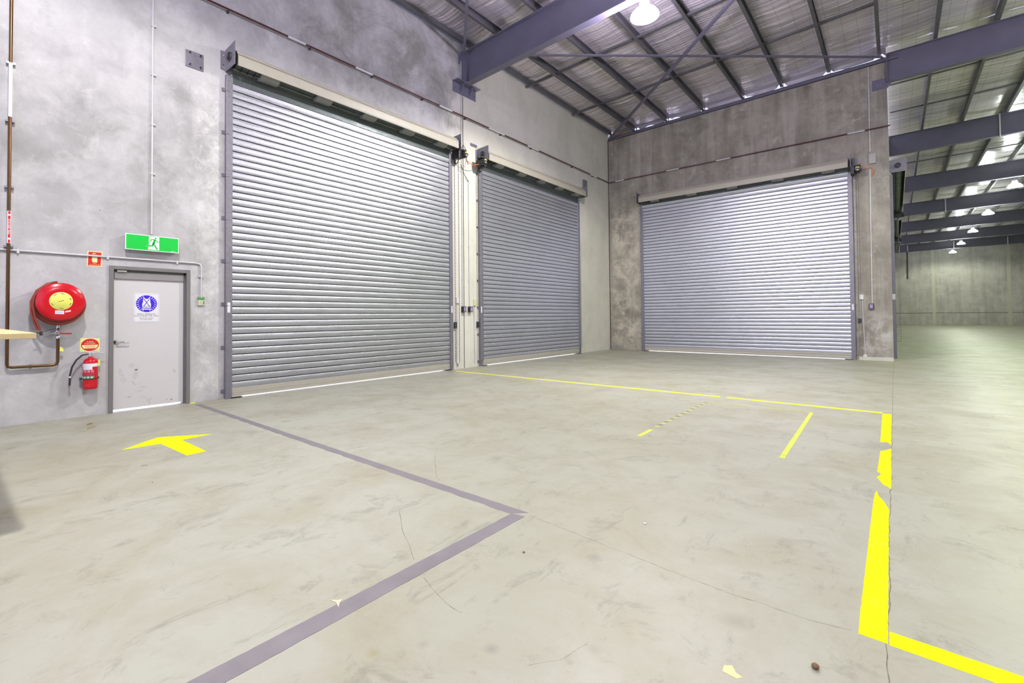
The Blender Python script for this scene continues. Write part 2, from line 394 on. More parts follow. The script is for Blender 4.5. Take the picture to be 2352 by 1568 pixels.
rlab = ['', 'massive grey steel roof beam bracketed to the left wall above the two roller doors', 'grey steel roof beam springing from the top of the back wall corner',
        'second hall roof beam, carrying a pale drop conduit on its face', 'third hall roof beam from the back wall corner', 'fourth hall roof beam from the corner, with a short pale conduit on it',
        'fifth hall roof beam from the back wall corner', 'sixth hall roof beam, second to last before the far wall', 'last hall roof beam, directly above the far concrete wall']
for i, y in enumerate(RY):
    if i == 0: continue
    x0 = XW+.16 if i < 2 else XH+.0
    o = ibeam(y, x0, 19.8).build('roof_beam', M_STEEL)
    tag(o, rlab[i], 'roof beam', 'roof beams crossing the building', 'thing')
    if i >= 1:
        MB().box((x0, y-.10, zb(x0)+.02), (x0+.02, y+.10, zt(x0)-.02)).build('end_plate', M_STEEL, o)

PXS = [-7.42, -6.20, -4.94, -3.70, -2.58, -1.36, -.19, .98, 2.13, 3.30, 4.5, 5.7, 6.9, 8.1, 9.3]
ordn = ['first', 'second', 'third', 'fourth', 'fifth', 'sixth', 'seventh']
def purlin(x, y0, y1):
    m = MB(); z0 = zt(x)+.004; z1 = z0+.21; w = .075; t = .004
    prof = [(x-.04,z0),(x+w-.04,z0),(x+w-.04,z0+.02),(x+w-.04-t,z0+.02),(x+w-.04-t,z0+t),(x-.04+t,z0+t),(x-.04+t,z1-t),(x+w-.04-t,z1-t),(x+w-.04-t,z1-.02),(x+w-.04,z1-.02),(x+w-.04,z1),(x-.04,z1)]
    m.sweep([(a, y0, b_) for a, b_ in prof], [(a, y1, b_) for a, b_ in prof]); return m
for i, x in enumerate(PXS):
    o = purlin(x, -7 if x < 9 else 17.6, YB+.02 if x < 0 else YFAR-.05).build('roof_purlin', M_PURL)
    if x < 0: lab = f'grey steel purlin ending on the back wall, {ordn[i]} from the left wall'
    elif i < 14: lab = f'long roof purlin running down the hall, {ordn[i-7]} to the right of the back wall corner' 
    else: lab = 'long roof purlin farthest to the right of the hall roof'
    tag(o, lab, 'purlin', 'purlins over the loading bay' if x < 0 else 'purlins over the long hall', 'thing')
    if x < 0:      # cleat standing on the wall channel
        MB().box((x+.036, YB-.06, 8.31+.0199*(x+8.3)+.115), (x+.044, YB+.02, zt(x)+.17)).build('end_cleat', M_PURL, o)
        MB().box((x-.05, YB-.03, 8.31+.0199*(x+8.3)+.115), (x+.10, YB+.05, 8.31+.0199*(x+8.3)+.128)).build('orange_pad', plain('primer_orange', (.45,.14,.03), .6), o)
o = MB().box((XW+.10, -7, 8.535), (XW+.17, YB, 8.66)).build('eave_purlin', M_PURL); tag(o, 'dark edge purlin running along the top of the left wall', 'purlin', None, 'thing')
o = MB().box((XW+.0, -7, 8.575), (XW+.03, YB, 8.603)).build('eave_angle', galv('eave_daylit_zinc', (.55,.60,.85), .35, .3)); tag(o, 'thin steel angle with painted blue daylight capping the top edge of the left wall', 'steel angle', None, 'thing')  # blue daylight from the eave gap is put into the zinc colour

# bridging bars between purlins
def bar(p, q, w=.05, h=.012):
    m = MB(); p = Vector(p); q = Vector(q); d = (q-p).normalized(); s_ = d.cross(Vector((0,0,1))).normalized()*w/2; u = Vector((0,0,h))
    m.hexa([p-s_, q-s_, q+s_, p+s_, p-s_+u, q-s_+u, q+s_+u, p+s_+u]); return m
bx = [-8.5]+PXS
for (yy, nm) in ((11.87, 'nearer the big roof beam'), (14.6, 'nearer the back wall')):
    for k in range(7):
        a, c = bx[k], bx[k+1]
        m = MB(); za, zc = zt(a)+.08, zt(c)+.08
        for s_ in (-.035, .03): m.hexa([(a,yy+s_,za),(c,yy+s_,zc),(c,yy+s_+.004,zc),(a,yy+s_+.004,za),(a,yy+s_,za+.06),(c,yy+s_,zc+.06),(c,yy+s_+.004,zc+.06),(a,yy+s_+.004,za+.06)])
        m.hexa([(a,yy-.035,za),(c,yy-.035,zc),(c,yy+.034,zc),(a,yy+.034,za),(a,yy-.035,za+.003),(c,yy-.035,zc+.003),(c,yy+.034,zc+.003),(a,yy+.034,za+.003)])
        tag(m.build('bridging_bar', M_PURL), f'short brace between purlins, {ordn[k]} from the left wall, row {nm}', 'brace bar', 'bridging bars between the purlins', 'thing')
for yy, nm in ((20.2, 'first'), (23.0, 'second'), (28.6, 'third'), (31.4, 'fourth')):
    m = MB(); xs = [XH+.05, 12]
    m.hexa([(.02,yy-.03,zt(.02)+.08),(12,yy-.03,zt(12)+.08),(12,yy+.03,zt(12)+.08),(.02,yy+.03,zt(.02)+.08),(.02,yy-.03,zt(.02)+.12),(12,yy-.03,zt(12)+.12),(12,yy+.03,zt(12)+.12),(.02,yy+.03,zt(.02)+.12)])
    tag(m.build('bridging_bar', M_PURL), f'thin steel tie crossing the hall purlins, {nm} row beyond the back wall corner', 'brace bar', 'ties across the hall purlins', 'thing')

# diagonal wind braces
def angle_bar(p, q, w=.07):
    m = MB(); p = Vector(p); q = Vector(q); d = (q-p).normalized(); s_ = d.cross(Vector((0,0,1))).normalized(); u = Vector((0,0,1))
    t = .006; prof = [(0,0),(w,0),(w,t),(t,t),(t,w),(0,w)]
    m.sweep([p+s_*a+u*c for a, c in prof], [q+s_*a+u*c for a, c in prof]); return m
tag(angle_bar((-8.35, 9.25, 8.27), (-.12, 17.40, 8.56)).build('wind_brace', M_STEEL), 'steel diagonal brace from the big roof beam to the right end of the back wall', 'brace', 'crossed roof braces', 'thing')
tag(angle_bar((-.10, 9.25, 8.55), (-8.42, 17.20, 8.25)).build('wind_brace', M_STEEL), 'steel diagonal brace running down into the corner of left and back walls', 'brace', 'crossed roof braces', 'thing')
tag(angle_bar((-8.40, 8.98, 8.22), (-.1, .8, 8.57)).build('wind_brace', M_STEEL), 'steel diagonal brace leaving the wall end of the big roof beam towards the viewer', 'brace', 'crossed roof braces', 'thing')

# channel on top of the back wall
m = MB(); zc0, zc1 = 8.312, 8.478
for (za, zz, ya, yb_) in ((0, .012, YB-.03, YB+.15), (0, .115, YB-.03, YB-.02), (.103, .115, YB-.03, YB+.15)):
    m.hexa([(XW+.02,ya,zc0+za),(XH+.25,ya,zc1+.006+za),(XH+.25,yb_,zc1+.006+za),(XW+.02,yb_,zc0+za),(XW+.02,ya,zc0+zz),(XH+.25,ya,zc1+.006+zz),(XH+.25,yb_,zc1+.006+zz),(XW+.02,yb_,zc0+zz)])
tag(m.build('wall_channel', M_STEEL), 'grey steel channel lying along the top of the back wall', 'steel channel', None, 'thing')
# insulation flap hanging between roof lining and wall head, with daylight above the wall
m = MB(); vs = []; N = 120
for k in range(N+1):
    x = XW+.03+(XH-.0-XW-.03)*k/N; lo = 8.31+.0199*(x+8.3)+.125; hi = zt(x)+ZF+.02
    dmin = min(abs(x-q) for q in PXS)
    gap = .03+.10*max(0, noise.noise(Vector((x*2.1, 0, 4))))+(.09 if dmin < .10 else 0)+.05*max(0, (x+1.2)/1.2)
    sag = .03*noise.noise(Vector((x*3, 2, 0)))
    vs += [(x, YB+.09+sag, lo+gap), (x, YB+.07+sag*.5, (lo+hi)/2), (x, YB+.10, hi)]
for k in range(N):
    m.face_add([vs[3*k], vs[3*k+3], vs[3*k+4], vs[3*k+1]], [(0,1,2,3)]); m.face_add([vs[3*k+1], vs[3*k+4], vs[3*k+5], vs[3*k+2]], [(0,1,2,3)])
tag(m.build('foil_flap', plain('white_sarking', (.55,.54,.58), .4, .3)), 'pale strip of roof lining drooping onto the back wall channel', 'roof lining strip', None, 'thing')
o = MB().box((-8.3, YB-.02, 8.44), (-7.75, YB+.12, 8.50)).build('timber_packer', M_LEAFY); tag(o, 'tan offcut wedged under the roof in the wall corner', 'timber offcut', None, 'thing')

# ------------------------------------------------------------------ brackets
br = empty('beam_bracket', (XW, 9.12, 7.21), 'heavy bolted steel bracket under the wall end of the big roof beam', 'bracket')
MB().box((XW, 8.68, 7.215), (XW+.02, 9.56, 7.47)).build('back_plate', M_STEEL, br, .003)
MB().box((XW, 8.68, 7.475), (XW+.20, 9.56, 7.497)).build('seat_plate', galv('seat_zinc', (.40,.40,.47), .4), br)
for y in (8.94, 9.28): MB().prism([(XW+.02,y,7.22),(XW+.19,y,7.47),(XW+.02,y,7.47)], (0,.014,0)).build('gusset', M_STEEL, br)
for y in (8.74, 8.88, 9.36, 9.50): MB().cyl((XW+.02,y,7.32),(XW+.04,y,7.32),.014,6).build('bolt', M_CHROME, br)
MB().box((XW, 8.99, 7.5), (XW+.16, 9.25, 8.36)).build('end_stub', M_STEEL, br)
MB().box((XW, 8.90, 8.02), (XW+.015, 9.0, 8.24)).build('cleat', M_STEEL, br)
br2 = empty('beam_bracket', (-.2, YB, 7.72), 'grey steel plate bolted near the top right corner of the back wall', 'bracket')
MB().box((-.36, YB-.015, 7.72), (XH+.001, YB, 8.02)).build('back_plate', M_STEEL, br2)
MB().prism([(XH+.0,YB-.015,7.72),(XH+.02,YB-.015,7.72),(XH+.22,YB-.015,8.02),(XH+.0,YB-.015,8.02)], (0,.012,0)).build('wing_plate', M_STEEL, br2)
for x in (-.26, -.19): MB().box((x, YB-.03, 7.80), (x+.03, YB-.015, 7.87)).build('bolt', M_GAL, br2)
bp = empty('blank_wall_plate', (XW, 2.7, 5.42), 'square steel plate with four bolts on the wall left of the nearest roller door', 'wall plate')
MB().box((XW, 2.578, 5.425), (XW+.014, 2.838, 5.70)).build('plate', M_GAL, bp, .002)
for y in (2.635, 2.79):
    for z in (5.47, 5.665): MB().cyl((XW+.014,y,z),(XW+.05,y,z),.012,8).build('bolt', M_DARK, bp)
o = MB().box((XW, 9.34, 5.955), (XW+.012, 9.61, 6.03)).build('small_wall_plate', M_GAL); tag(o, 'small steel plate on the pale wall above the two door motors', 'wall plate', None, 'thing')
o = MB().box((XW, 15.41, 6.06), (XW+.06, 15.66, 6.33)).build('angle_stub', M_GAL); tag(o, 'upright steel stub above the far end of the middle roller door', 'steel stub', None, 'thing')

# ------------------------------------------------------------------ roller doors
PITCH = .116
def roller_door(name, P, ua, ub, label, motor='hi', zt_open=5.38, chain=True, simple=False, gapw=.026):
    """P(u, n, z): u along the wall, n out from the wall face into the room"""
    root = empty(name, P((ua+ub)/2, 0, 0), label, 'roller door', 'roller shutter doors')
    m = MB(); hinge = MB(); z = .165
    u0, u1 = ua-.01, ub+.01
    while z < zt_open:
        def off(zz): return .022 + (max(0, zz-5.22)**2)*.9
        prof = [(.0,.008),(.0005,.019),(.014,.0225),(.038,.0255),(.066,.0255),(.088,.0225),(.1005,.019),(.101,.006)]
        vs = []; 
        for dz, n in prof:
            zz = z+dz; vs.append(P(u0, n+off(zz), zz)); 
        for dz, n in prof:
            zz = z+dz; vs.append(P(u1, n+off(zz), zz))
        q = len(prof); m.face_add(vs[:], [(i, i+1, q+i+1, q+i) for i in range(1, q-2)], True)
        for i in (0, q-2): m.face_add(vs, [(i, i+1, q+i+1, q+i)])
        zz = z+.101; hinge.face_add([P(u0,.009+off(zz),zz-.001),P(u1,.009+off(zz),zz-.001),P(u1,.009+off(zz+.017),zz+.0165),P(u0,.009+off(zz+.017),zz+.0165)], [(0,1,2,3)])
        z += PITCH
    ztop = z
    sc_ = m.build('slat_curtain', M_SLAT, root, recalc=False)
    hinge.build('hinge_groove', M_HINGE, sc_, recalc=False)
    # bottom rail of two folded cream bars
    m = MB(); g = gapw
    m.hexa([P(u0,.0,g),P(u1,.0,g),P(u1,.05,g),P(u0,.05,g),P(u0,.0,g+.055),P(u1,.0,g+.055),P(u1,.05,g+.055),P(u0,.05,g+.055)])
    m.hexa([P(u0,.01,g+.06),P(u1,.01,g+.06),P(u1,.044,g+.06),P(u0,.044,g+.06),P(u0,.01,.163),P(u1,.01,.163),P(u1,.044,.163),P(u0,.044,.163)])
    m.build('bottom_rail', M_CREAM, root)
    for s_, ue in ((-1, ua), (1, ub)):
        a, c = (ue-.10, ue+.004) if s_ < 0 else (ue-.004, ue+.10)
        m = MB(); m.hexa([P(a,0,0),P(c,0,0),P(c,.075,0),P(a,.075,0),P(a,0,5.50),P(c,0,5.50),P(c,.075,5.50),P(a,.075,5.50)])
        gr = m.build('guide_rail', M_GAL, root, .004)
        if simple: continue
        oc, od = (ue-.15, ue-.085) if s_ < 0 else (ue+.085, ue+.15)
        for k in range(8):
            zz = .10+.73*k
            m = MB(); m.hexa([P(oc,0,zz),P(od,0,zz),P(od,.012,zz),P(oc,.012,zz),P(oc,0,zz+.06),P(od,0,zz+.06),P(od,.012,zz+.06),P(oc,.012,zz+.06)])
            w0, w1 = (ue-.105, ue-.05) if s_ < 0 else (ue+.05, ue+.105)
            m.hexa([P(w0,.012,zz),P(w1,.012,zz),P(w1,.082,zz),P(w0,.082,zz),P(w0,.012,zz+.008),P(w1,.012,zz+.008),P(w1,.082,zz+.008),P(w0,.082,zz+.008)])
            m.build('mounting_clip', M_GAL, gr)
        c0 = ue-.075 if s_ < 0 else ue+.03
        m = MB(); m.hexa([P(c0,.075,1.45),P(c0+.045,.075,1.45),P(c0+.045,.078,1.45),P(c0,.078,1.45),P(c0,.075,1.62),P(c0+.045,.075,1.62),P(c0+.045,.078,1.62),P(c0,.078,1.62)])
        if s_ == (1 if motor == 'hi' else -1) or name == 'roller_door' and motor == 'hi' and P((0), 0, 0)[0] < -8: m.build('white_label', M_SIGNW, gr)
        foot0, foot1 = (ue-.02, ue+.16) if s_ < 0 else (ue-.16, ue+.02)
        m = MB(); m.hexa([P(foot0,.03,0),P(foot1,.03,0),P(foot1,.09,0),P(foot0,.09,0),P(foot0,.03,.02),P(foot1,.03,.02),P(foot1,.09,.02),P(foot0,.09,.02)])
        m.build('floor_lock', M_BLACK, gr)
    # drum
    cn, cz, R = .20, 5.71, .125
    def ring(u, r, n=20): return [P(u, cn+r*cos(2*pi*k/n), cz+r*sin(2*pi*k/n)) for k in range(n)]
    m = MB(); m.rings([ring(ua-.02, R), ring(ub+.02, R)]); dr = m.build('drum', M_DRUM, root)
    # smooth lead sheet from drum to the guides
    m = MB(); path = []
    n_end = .022+(max(0, ztop-5.22)**2)*.9+.015
    for k in range(9):
        t = k/8; path.append((n_end+(cn-.085-n_end)*(t**2.2), ztop+(cz-.10-ztop)*t))
    for (n0, z0), (n1, z1) in zip(path, path[1:]):
        m.face_add([P(u0,n0,z0),P(u1,n0,z0),P(u1,n1,z1),P(u0,n1,z1)], [(0,1,2,3)], True)
    m.build('lead_sheet', M_DRUM, root, recalc=False)
    if not simple:
        nst = 5
        for k in range(nst):
            u = ua+.55+(ub-ua-1.0)*k/(nst-1)
            m = MB(); rr = [[P(u+s*.16*(1 if abs(s) < 1 else 1), cn+(R+.055)*cos(a_), cz+(R+.055)*sin(a_)) for a_ in [radians(q) for q in range(-115, -10, 12)]] + [P(u+s*.16, cn+(R+.0)*cos(a_), cz+(R+.0)*sin(a_)) for a_ in [radians(q) for q in range(-19, -116, -12)]] for s in (-1, 1)]
            m.rings(rr, False); m.build('drum_pad', plain('pad_grey', (.30,.31,.29), .6) if k == 0 else bpy.data.materials['pad_grey'], root)
        for k in range(4):     # ribs of the drum wheel near one end
            u = ua+.08+.11*k
            m = MB(); m.rings([ring(u, R+.02), ring(u+.015, R+.02)]); m.build('drum_rib', M_DARK, root)
    if not simple:
        MB().tube([P(ua-.02, .145, 5.585), P(ub+.02, .145, 5.585)], .007, 8).build('lit_sheet_edge', M_CREAM, root)  # cream rod added to paint the floor-lit edge of the lead sheet
    # cream cover: folded sheet
    prof = [(.372,5.575),(.378,5.60),(.378,5.72),(.365,5.76),(.30,5.845),(.18,5.875),(.04,5.88)]
    m = MB(); t = .004
    full = prof+[(n-.006, z-.006) for n, z in reversed(prof)]
    m.sweep([P(ua-.03, n, z) for n, z in full], [P(ub+.03, n, z) for n, z in full])
    cv = m.build('cover', M_CREAM, root)
    if not simple:
        m = MB(); m.hexa([P(ua-.03,.3785,5.755),P(ub+.03,.3785,5.755),P(ub+.03,.384,5.755),P(ua-.03,.384,5.755),P(ua-.03,.374,5.763),P(ub+.03,.374,5.763),P(ub+.03,.384,5.763),P(ua-.03,.384,5.763)])
        m.build('cover_lip', M_CREAM, cv)
    # end plates
    for s_, ue in ((-1, ua-.09), (1, ub+.09)):
        a, c = ue-.005, ue+.005
        m = MB(); m.hexa([P(a,0,5.56),P(c,0,5.56),P(c,.40,5.56),P(a,.40,5.56),P(a,0,5.93),P(c,0,5.93),P(c,.40,5.95),P(a,.40,5.95)])
        ep = m.build('end_plate', M_GAL, root)
        f0, f1 = (ue-.08, ue-.005) if s_ < 0 else (ue+.005, ue+.08)
        m = MB(); m.hexa([P(f0,0,5.58),P(f1,0,5.58),P(f1,.012,5.58),P(f0,.012,5.58),P(f0,0,5.90),P(f1,0,5.90),P(f1,.012,5.90),P(f0,.012,5.90)]); m.build('wall_flange', M_GAL, ep)
        for zz in (5.66, 5.82):
            MB().cyl(P((f0+f1)/2, .012, zz), P((f0+f1)/2, .03, zz), .009, 8).build('bolt', M_CHROME, ep)
        m = MB(); m.rings([[P(ue+s_*q, .20+r*cos(2*pi*k/24), 5.75+r*sin(2*pi*k/24)) for k in range(24)] for q, r in ((.004,.075),(.03,.075),(.03,.055),(.012,.05))], True, False)
        m.rings([[P(ue+s_*q, .20+.035*cos(2*pi*k/16), 5.75+.035*sin(2*pi*k/16)) for k in range(16)] for q in (.004,.045)], True, True)
        m.build('bearing', M_DARK, ep)
    if motor:
        s_ = 1 if motor == 'hi' else -1
        um = (ub+.13) if s_ > 0 else (ua-.13)
        mo = None
        def mring(u, r, n=12): return [P(u, .25+r*cos(2*pi*k/n), 5.47+r*sin(2*pi*k/n)) for k in range(n)]
        m = MB(); m.hexa([P(um-.05,.08,5.36),P(um+.05,.08,5.36),P(um+.05,.34,5.36),P(um-.05,.34,5.36),P(um-.05,.08,5.60),P(um+.05,.08,5.60),P(um+.05,.34,5.60),P(um-.05,.34,5.60)])
        mo = m.build('motor', M_BLACK, root, .012)
        # finned motor body pointing into the room, round gear housing behind
        m = MB(); bc = Vector(P(um+s_*.12, 0, 5.47))
        def pr(n, r, k, K=32):
            rr = r*(1.0 if k % 2 else .90); a_ = 2*pi*k/K
            return P(um+s_*.12+rr*cos(a_), n, 5.47+rr*sin(a_))
        m.rings([[pr(n, r, k) for k in range(32)] for n, r in ((.16,.085),(.40,.085),(.43,.065))], False, True)
        m.build('motor_fins', M_BLACK, mo)
        m = MB(); m.rings([[P(um+s_*.12+.065*cos(2*pi*k/20), n, 5.47+.065*sin(2*pi*k/20)) for k in range(20)] for n in (.425,.436)], True, True); m.build('motor_cap', M_DARK, mo)
        m = MB(); arc = [P(um+s_*.12+r*cos(a_), .439, 5.47+r*sin(a_)) for r, seq in ((.058, range(30, 151, 12)), (.034, range(150, 29, -12))) for a_ in [radians(q) for q in seq]]
        nn = Vector(P(0,1,0))-Vector(P(0,0,0)); m.prism(arc, nn*.002); m.build('yellow_sticker', M_YSTK, mo)
        m = MB(); m.prism([P(um+s_*.12+q, .439, z) for q, z in ((-.02,5.425),(.02,5.425),(.02,5.45),(-.02,5.45))], nn*.002); m.build('white_sticker', M_SIGNW, mo)
        m = MB(); m.hexa([P(um+s_*.06,.18,5.56),P(um+s_*.19,.18,5.56),P(um+s_*.19,.38,5.56),P(um+s_*.06,.38,5.56),P(um+s_*.06,.18,5.60),P(um+s_*.19,.18,5.60),P(um+s_*.19,.38,5.60),P(um+s_*.06,.38,5.60)])
        m.build('terminal_box', M_DARK, mo, .006)
        m = MB(); wh = []
        for k in range(24): wh.append(P(um+s_*.03, .16+.07*cos(2*pi*k/24), 5.33+.07*sin(2*pi*k/24)))
        m.tube(wh, .014, 8, True); m.build('chain_wheel', M_BLACK, mo)
        if chain:
            m = MB(); L = []
            def chain_pts(n0, ztop_, zbot):
                pts = []; z = ztop_; 
                while z > zbot: pts.append(z); z -= .045
                return pts
            for n0 in (.09, .23):
                zs = chain_pts(n0, 5.33, .22)
                for i, z in enumerate(zs):
                    du = .007 if i % 2 else .0; dn = 0 if i % 2 else .007
                    p0 = P(um+s_*.03, n0, z)
                    m.hexa([P(um+s_*.03-.003-du, n0-.003-dn, z-.026),P(um+s_*.03+.003+du, n0-.003-dn, z-.026),P(um+s_*.03+.003+du, n0+.003+dn, z-.026),P(um+s_*.03-.003-du, n0+.003+dn, z-.026),
                            P(um+s_*.03-.003-du, n0-.003-dn, z+.01),P(um+s_*.03+.003+du, n0-.003-dn, z+.01),P(um+s_*.03+.003+du, n0+.003+dn, z+.01),P(um+s_*.03-.003-du, n0+.003+dn, z+.01)])
            m.tube([P(um+s_*.03, .16-.07*cos(a_), .22-.07*sin(a_)) for a_ in [radians(q) for q in range(0, 181, 20)]], .007, 6)
            m.build('hand_chain', M_ROPE, mo)
    return root

P1 = lambda u, n, z: (XW+n, u, z)
P3 = lambda u, n, z: (u, YB-n, z)
PH = lambda u, n, z: (XH+n, u, z)
roller_door('roller_door', P1, D1[0], D1[1], 'large galvanised roller shutter beside the exit door, nearest of the shutters', 'hi')
roller_door('roller_door', P1, D2[0], D2[1], 'darker galvanised roller shutter in the pale wall panel, between the two others', 'lo')
roller_door('roller_door', P3, D3[0], D3[1], 'wide bright galvanised roller shutter filling most of the back wall', 'hi', zt_open=5.45)
roller_door('roller_door', PH, D4[0]-.0, D4[1], 'roller shutter seen edge-on just past the back wall corner, nearest of three in the hall', 'hi', simple=True)
roller_door('roller_door', PH, D5[0], D5[1], 'roller shutter seen edge-on, second past the back wall corner', 'hi', simple=True)
roller_door('roller_door', PH, D6[0], D6[1], 'roller shutter seen edge-on, farthest of three in the hall', None, simple=True)
# ribs of the open-bottomed covers in the hall are seen from below
o = None

# loose end chain beside the far guide of the middle door
m = MB(); z = 5.5; i = 0
while z > .2:
    du = .008 if i % 2 else .002
    m.box((XW+.085, 15.06-du, z-.028), (XW+.10, 15.06+du, z+.008)); z -= .045; i += 1
tag(m.build('hanging_chain', M_CHROME), 'bright steel chain hanging at the far guide of the middle roller door', 'chain', None, 'thing')

# ------------------------------------------------------------------ conduits, pipes and electrical boxes
def conduit(name, pts, r, mat, label, cat='conduit', clips=None, parent=None, group=None):
    m = MB(); m.tube(pts, r, 10); o = m.build(name, mat, parent)
    if parent is None: tag(o, label, cat, group, 'thing')
    if clips:
        for c in clips:
            c = Vector(c); MB().box(c-Vector((.02,.02,.02)), c+Vector((.02,.02,.02))).build('clip', mat, o)
    return o
c = conduit('wall_conduit', [(XW+.018, 2.13, 8.55), (XW+.018, 2.13, 2.64)], .0125, M_COND, 'vertical pale conduit dropping to the green exit sign')
for z in (5.86, 5.1, 4.33, 3.57, 6.7): MB().box((XW, 2.11, z-.01), (XW+.034, 2.17, z+.01)).build('clip', M_COND, c)
c = conduit('wall_conduit', [(XW+.022, -1.5, 2.25), (XW+.022, 2.74, 2.25), (XW+.022, 2.80, 2.235), (XW+.022, 2.815, 2.18), (XW+.022, 2.815, 1.69)], .0135, M_COND, 'pale horizontal conduit above the exit door bending down to the keypad')
for y in (.68, 1.60, 2.47): MB().box((XW, y-.012, 2.215), (XW+.036, y+.012, 2.27)).build('clip', M_COND, c)
MB().box((XW, 2.77, 2.03), (XW+.036, 2.84, 2.045)).build('clip', M_COND, c)
# the fire sprinkler line high on both walls: brown tube, its glints painted as white sections
ZP = 6.63
pipe = conduit('fire_pipe', [(XW+.06, 1.2, ZP), (XW+.06, YB-.09, ZP), (XW+.09, YB-.06, ZP), (XH+.05, YB-.06, ZP)], .017, plain('maroon_pipe', (.10,.035,.035), .3, .4), 'long dark maroon pipe with painted pale glints high along the left and back walls', 'pipe')
segs = [(4.25, 4.60), (5.72, 6.15), (8.15, 8.6), (10.05, 10.75), (11.9, 12.5), (15.9, 16.4)]
for a, c_ in segs: MB().cyl((XW+.06, a, ZP), (XW+.06, c_, ZP), .0185, 12).build('pale_band', M_SIGNW, pipe)
for a, c_ in ((-8.25,-7.9), (-6.25,-5.8), (-4.55, -4.1), (-.95,-.55)): MB().cyl((a, YB-.06, ZP), (c_, YB-.06, ZP), .0185, 12).build('pale_band', M_SIGNW, pipe)
for y in (3.2, 4.7, 6.15, 7.6, 9.1, 10.6, 12.1, 14.6, 16.1): MB().box((XW, y-.012, ZP-.05), (XW+.07, y+.012, ZP-.02)).build('pipe_hanger', M_DARK, pipe)
# copper riser of the fire hose reel
riser = conduit('copper_riser', [(XW+.055, .59, 8.3), (XW+.055, .59, .79), (XW+.055, .60, .76), (XW+.055, .63, .75), (XW+.055, 1.03, .748), (XW+.055, 1.06, .76), (XW+.055, 1.07, .79), (XW+.055, 1.07, 1.10)], .018, M_COPPER, 'tall brown copper riser that turns under to feed the hose reel', 'pipe')
MB().cyl((XW+.055, .59, 3.95), (XW+.055, .59, 4.65), .0195, 14).build('pale_band', M_SIGNW, riser)
lb = MB().cyl((XW+.055, .592, 2.33), (XW+.055, .592, 2.742), .0198, 18).build('pipe_label', M_SIGNW, riser)
for z in (4.65, 3.9, 3.05, 2.29): MB().box((XW, .55, z-.012), (XW+.06, .635, z+.012)).build('saddle', M_CHROME if z > 4 else M_GAL, riser)
MB().box((XW, .80, .72), (XW+.06, .82, .77)).build('saddle', M_GAL, riser)

def text(body, name, mat, parent, loc, size, rot, align='CENTER', ext=.0006, sx=1.0):
    cu = bpy.data.curves.new(name, 'FONT'); cu.body = body; cu.size = size; cu.align_x = align; cu.align_y = 'CENTER'; cu.extrude = ext; cu.space_line = .95
    tmp = bpy.data.objects.new(name+'_tmp', cu); C.objects.link(tmp)
    dg = bpy.context.evaluated_depsgraph_get(); me = bpy.data.meshes.new_from_object(tmp.evaluated_get(dg))
    bpy.data.objects.remove(tmp); me.name = name
    me.transform(Matrix.Scale(sx, 4, (1,0,0)))
    me.materials.clear(); me.materials.append(mat)
    o = bpy.data.objects.new(name, me); C.objects.link(o); o.parent = parent
    off = Vector((0,0,0)); q = parent
    while q is not None: off += Vector(q.location); q = q.parent
    o.location = Vector(loc)-off; o.rotation_euler = rot
    return o
RW1 = (radians(90), 0, radians(90))        # reads correctly on the left wall
for a, c_, mt in ((2.335, 2.375, M_SIGNRED), (2.70, 2.738, M_SIGNRED)):
    MB().box((XW+.0745, .583, a), (XW+.0758, .603, c_)).build('red_mark', mt, riser)
MB().box((XW+.0742, .582, 2.40), (XW+.0752, .604, 2.68)).build('red_mark', M_SIGNRED, riser)
text('FIRE SERVICE', 'lettering', M_SIGNW, riser, (XW+.0755, .593, 2.54), .030, (radians(90), radians(-90), radians(90)), sx=1.15)

c = conduit('wall_conduit', [(XW+.018, 8.985, 8.1), (XW+.018, 8.985, 7.52)], .010, M_COND, 'thin white cable running up beside the bracket of the big roof beam', 'cable')
c = conduit('wall_conduit', [(XW+.02, 9.10, 7.19), (XW+.02, 9.03, 7.17), (XW+.02, 8.985, 7.10), (XW+.02, 8.985, 1.60)], .011, M_COND, 'thin white conduit dropping from the beam bracket to the left control box')
for z in (4.5, 3.2, 2.3): MB().box((XW, 8.965, z), (XW+.03, 9.005, z+.015)).build('clip', M_COND, c)
c = conduit('wall_conduit', [(XW+.02, 9.25, 5.0), (XW+.02, 9.25, 1.60)], .011, M_COND, 'thin white conduit running down to the right control box of the pair')
for z in (4.5, 3.2, 2.3): MB().box((XW, 9.23, z), (XW+.03, 9.27, z+.015)).build('clip', M_COND, c)
c = conduit('wall_conduit', [(XH-.40, YB-.02, 8.46), (XH-.41, YB-.02, 6.0)], .014, M_COND, 'vertical conduit from the roof down the right end of the back wall')
for z in (8.2, 7.6, 6.9, 6.3): MB().box((XH-.43, YB-.035, z), (XH-.38, YB, z+.02)).build('clip', M_COND, c)
c = conduit('wall_conduit', [(XH-.42, YB-.02, 5.5), (XH-.44, YB-.02, 1.62)], .014, M_COND, 'vertical white conduit feeding the black control box on the back wall')
for z in (3.0, 2.3): MB().box((XH-.46, YB-.035, z), (XH-.41, YB, z+.02)).build('clip', M_COND, c)
c = conduit('wall_conduit', [(-.70, YB-.018, 1.76), (-.665, YB-.018, .15)], .010, M_COND, 'short conduit between a white box and a floor level fitting on the back wall')
c = conduit('wall_conduit', [(XW+.018, 8.78, 1.7), (XW+.018, 8.76, .18)], .010, M_COND, 'short conduit from white box to floor level, beside the nearest roller door')
c = conduit('wall_conduit', [(XW+.018, 9.44, 1.6), (XW+.018, 9.45, .1)], .010, M_COND, 'short conduit beside the left guide of the middle roller door')
c = conduit('hall_conduit', [(1.22, YFAR-.05, 9.0), (1.21, YFAR-.05, 5.2)], .045, M_DARK, 'dark vertical conduit on the distant end wall')
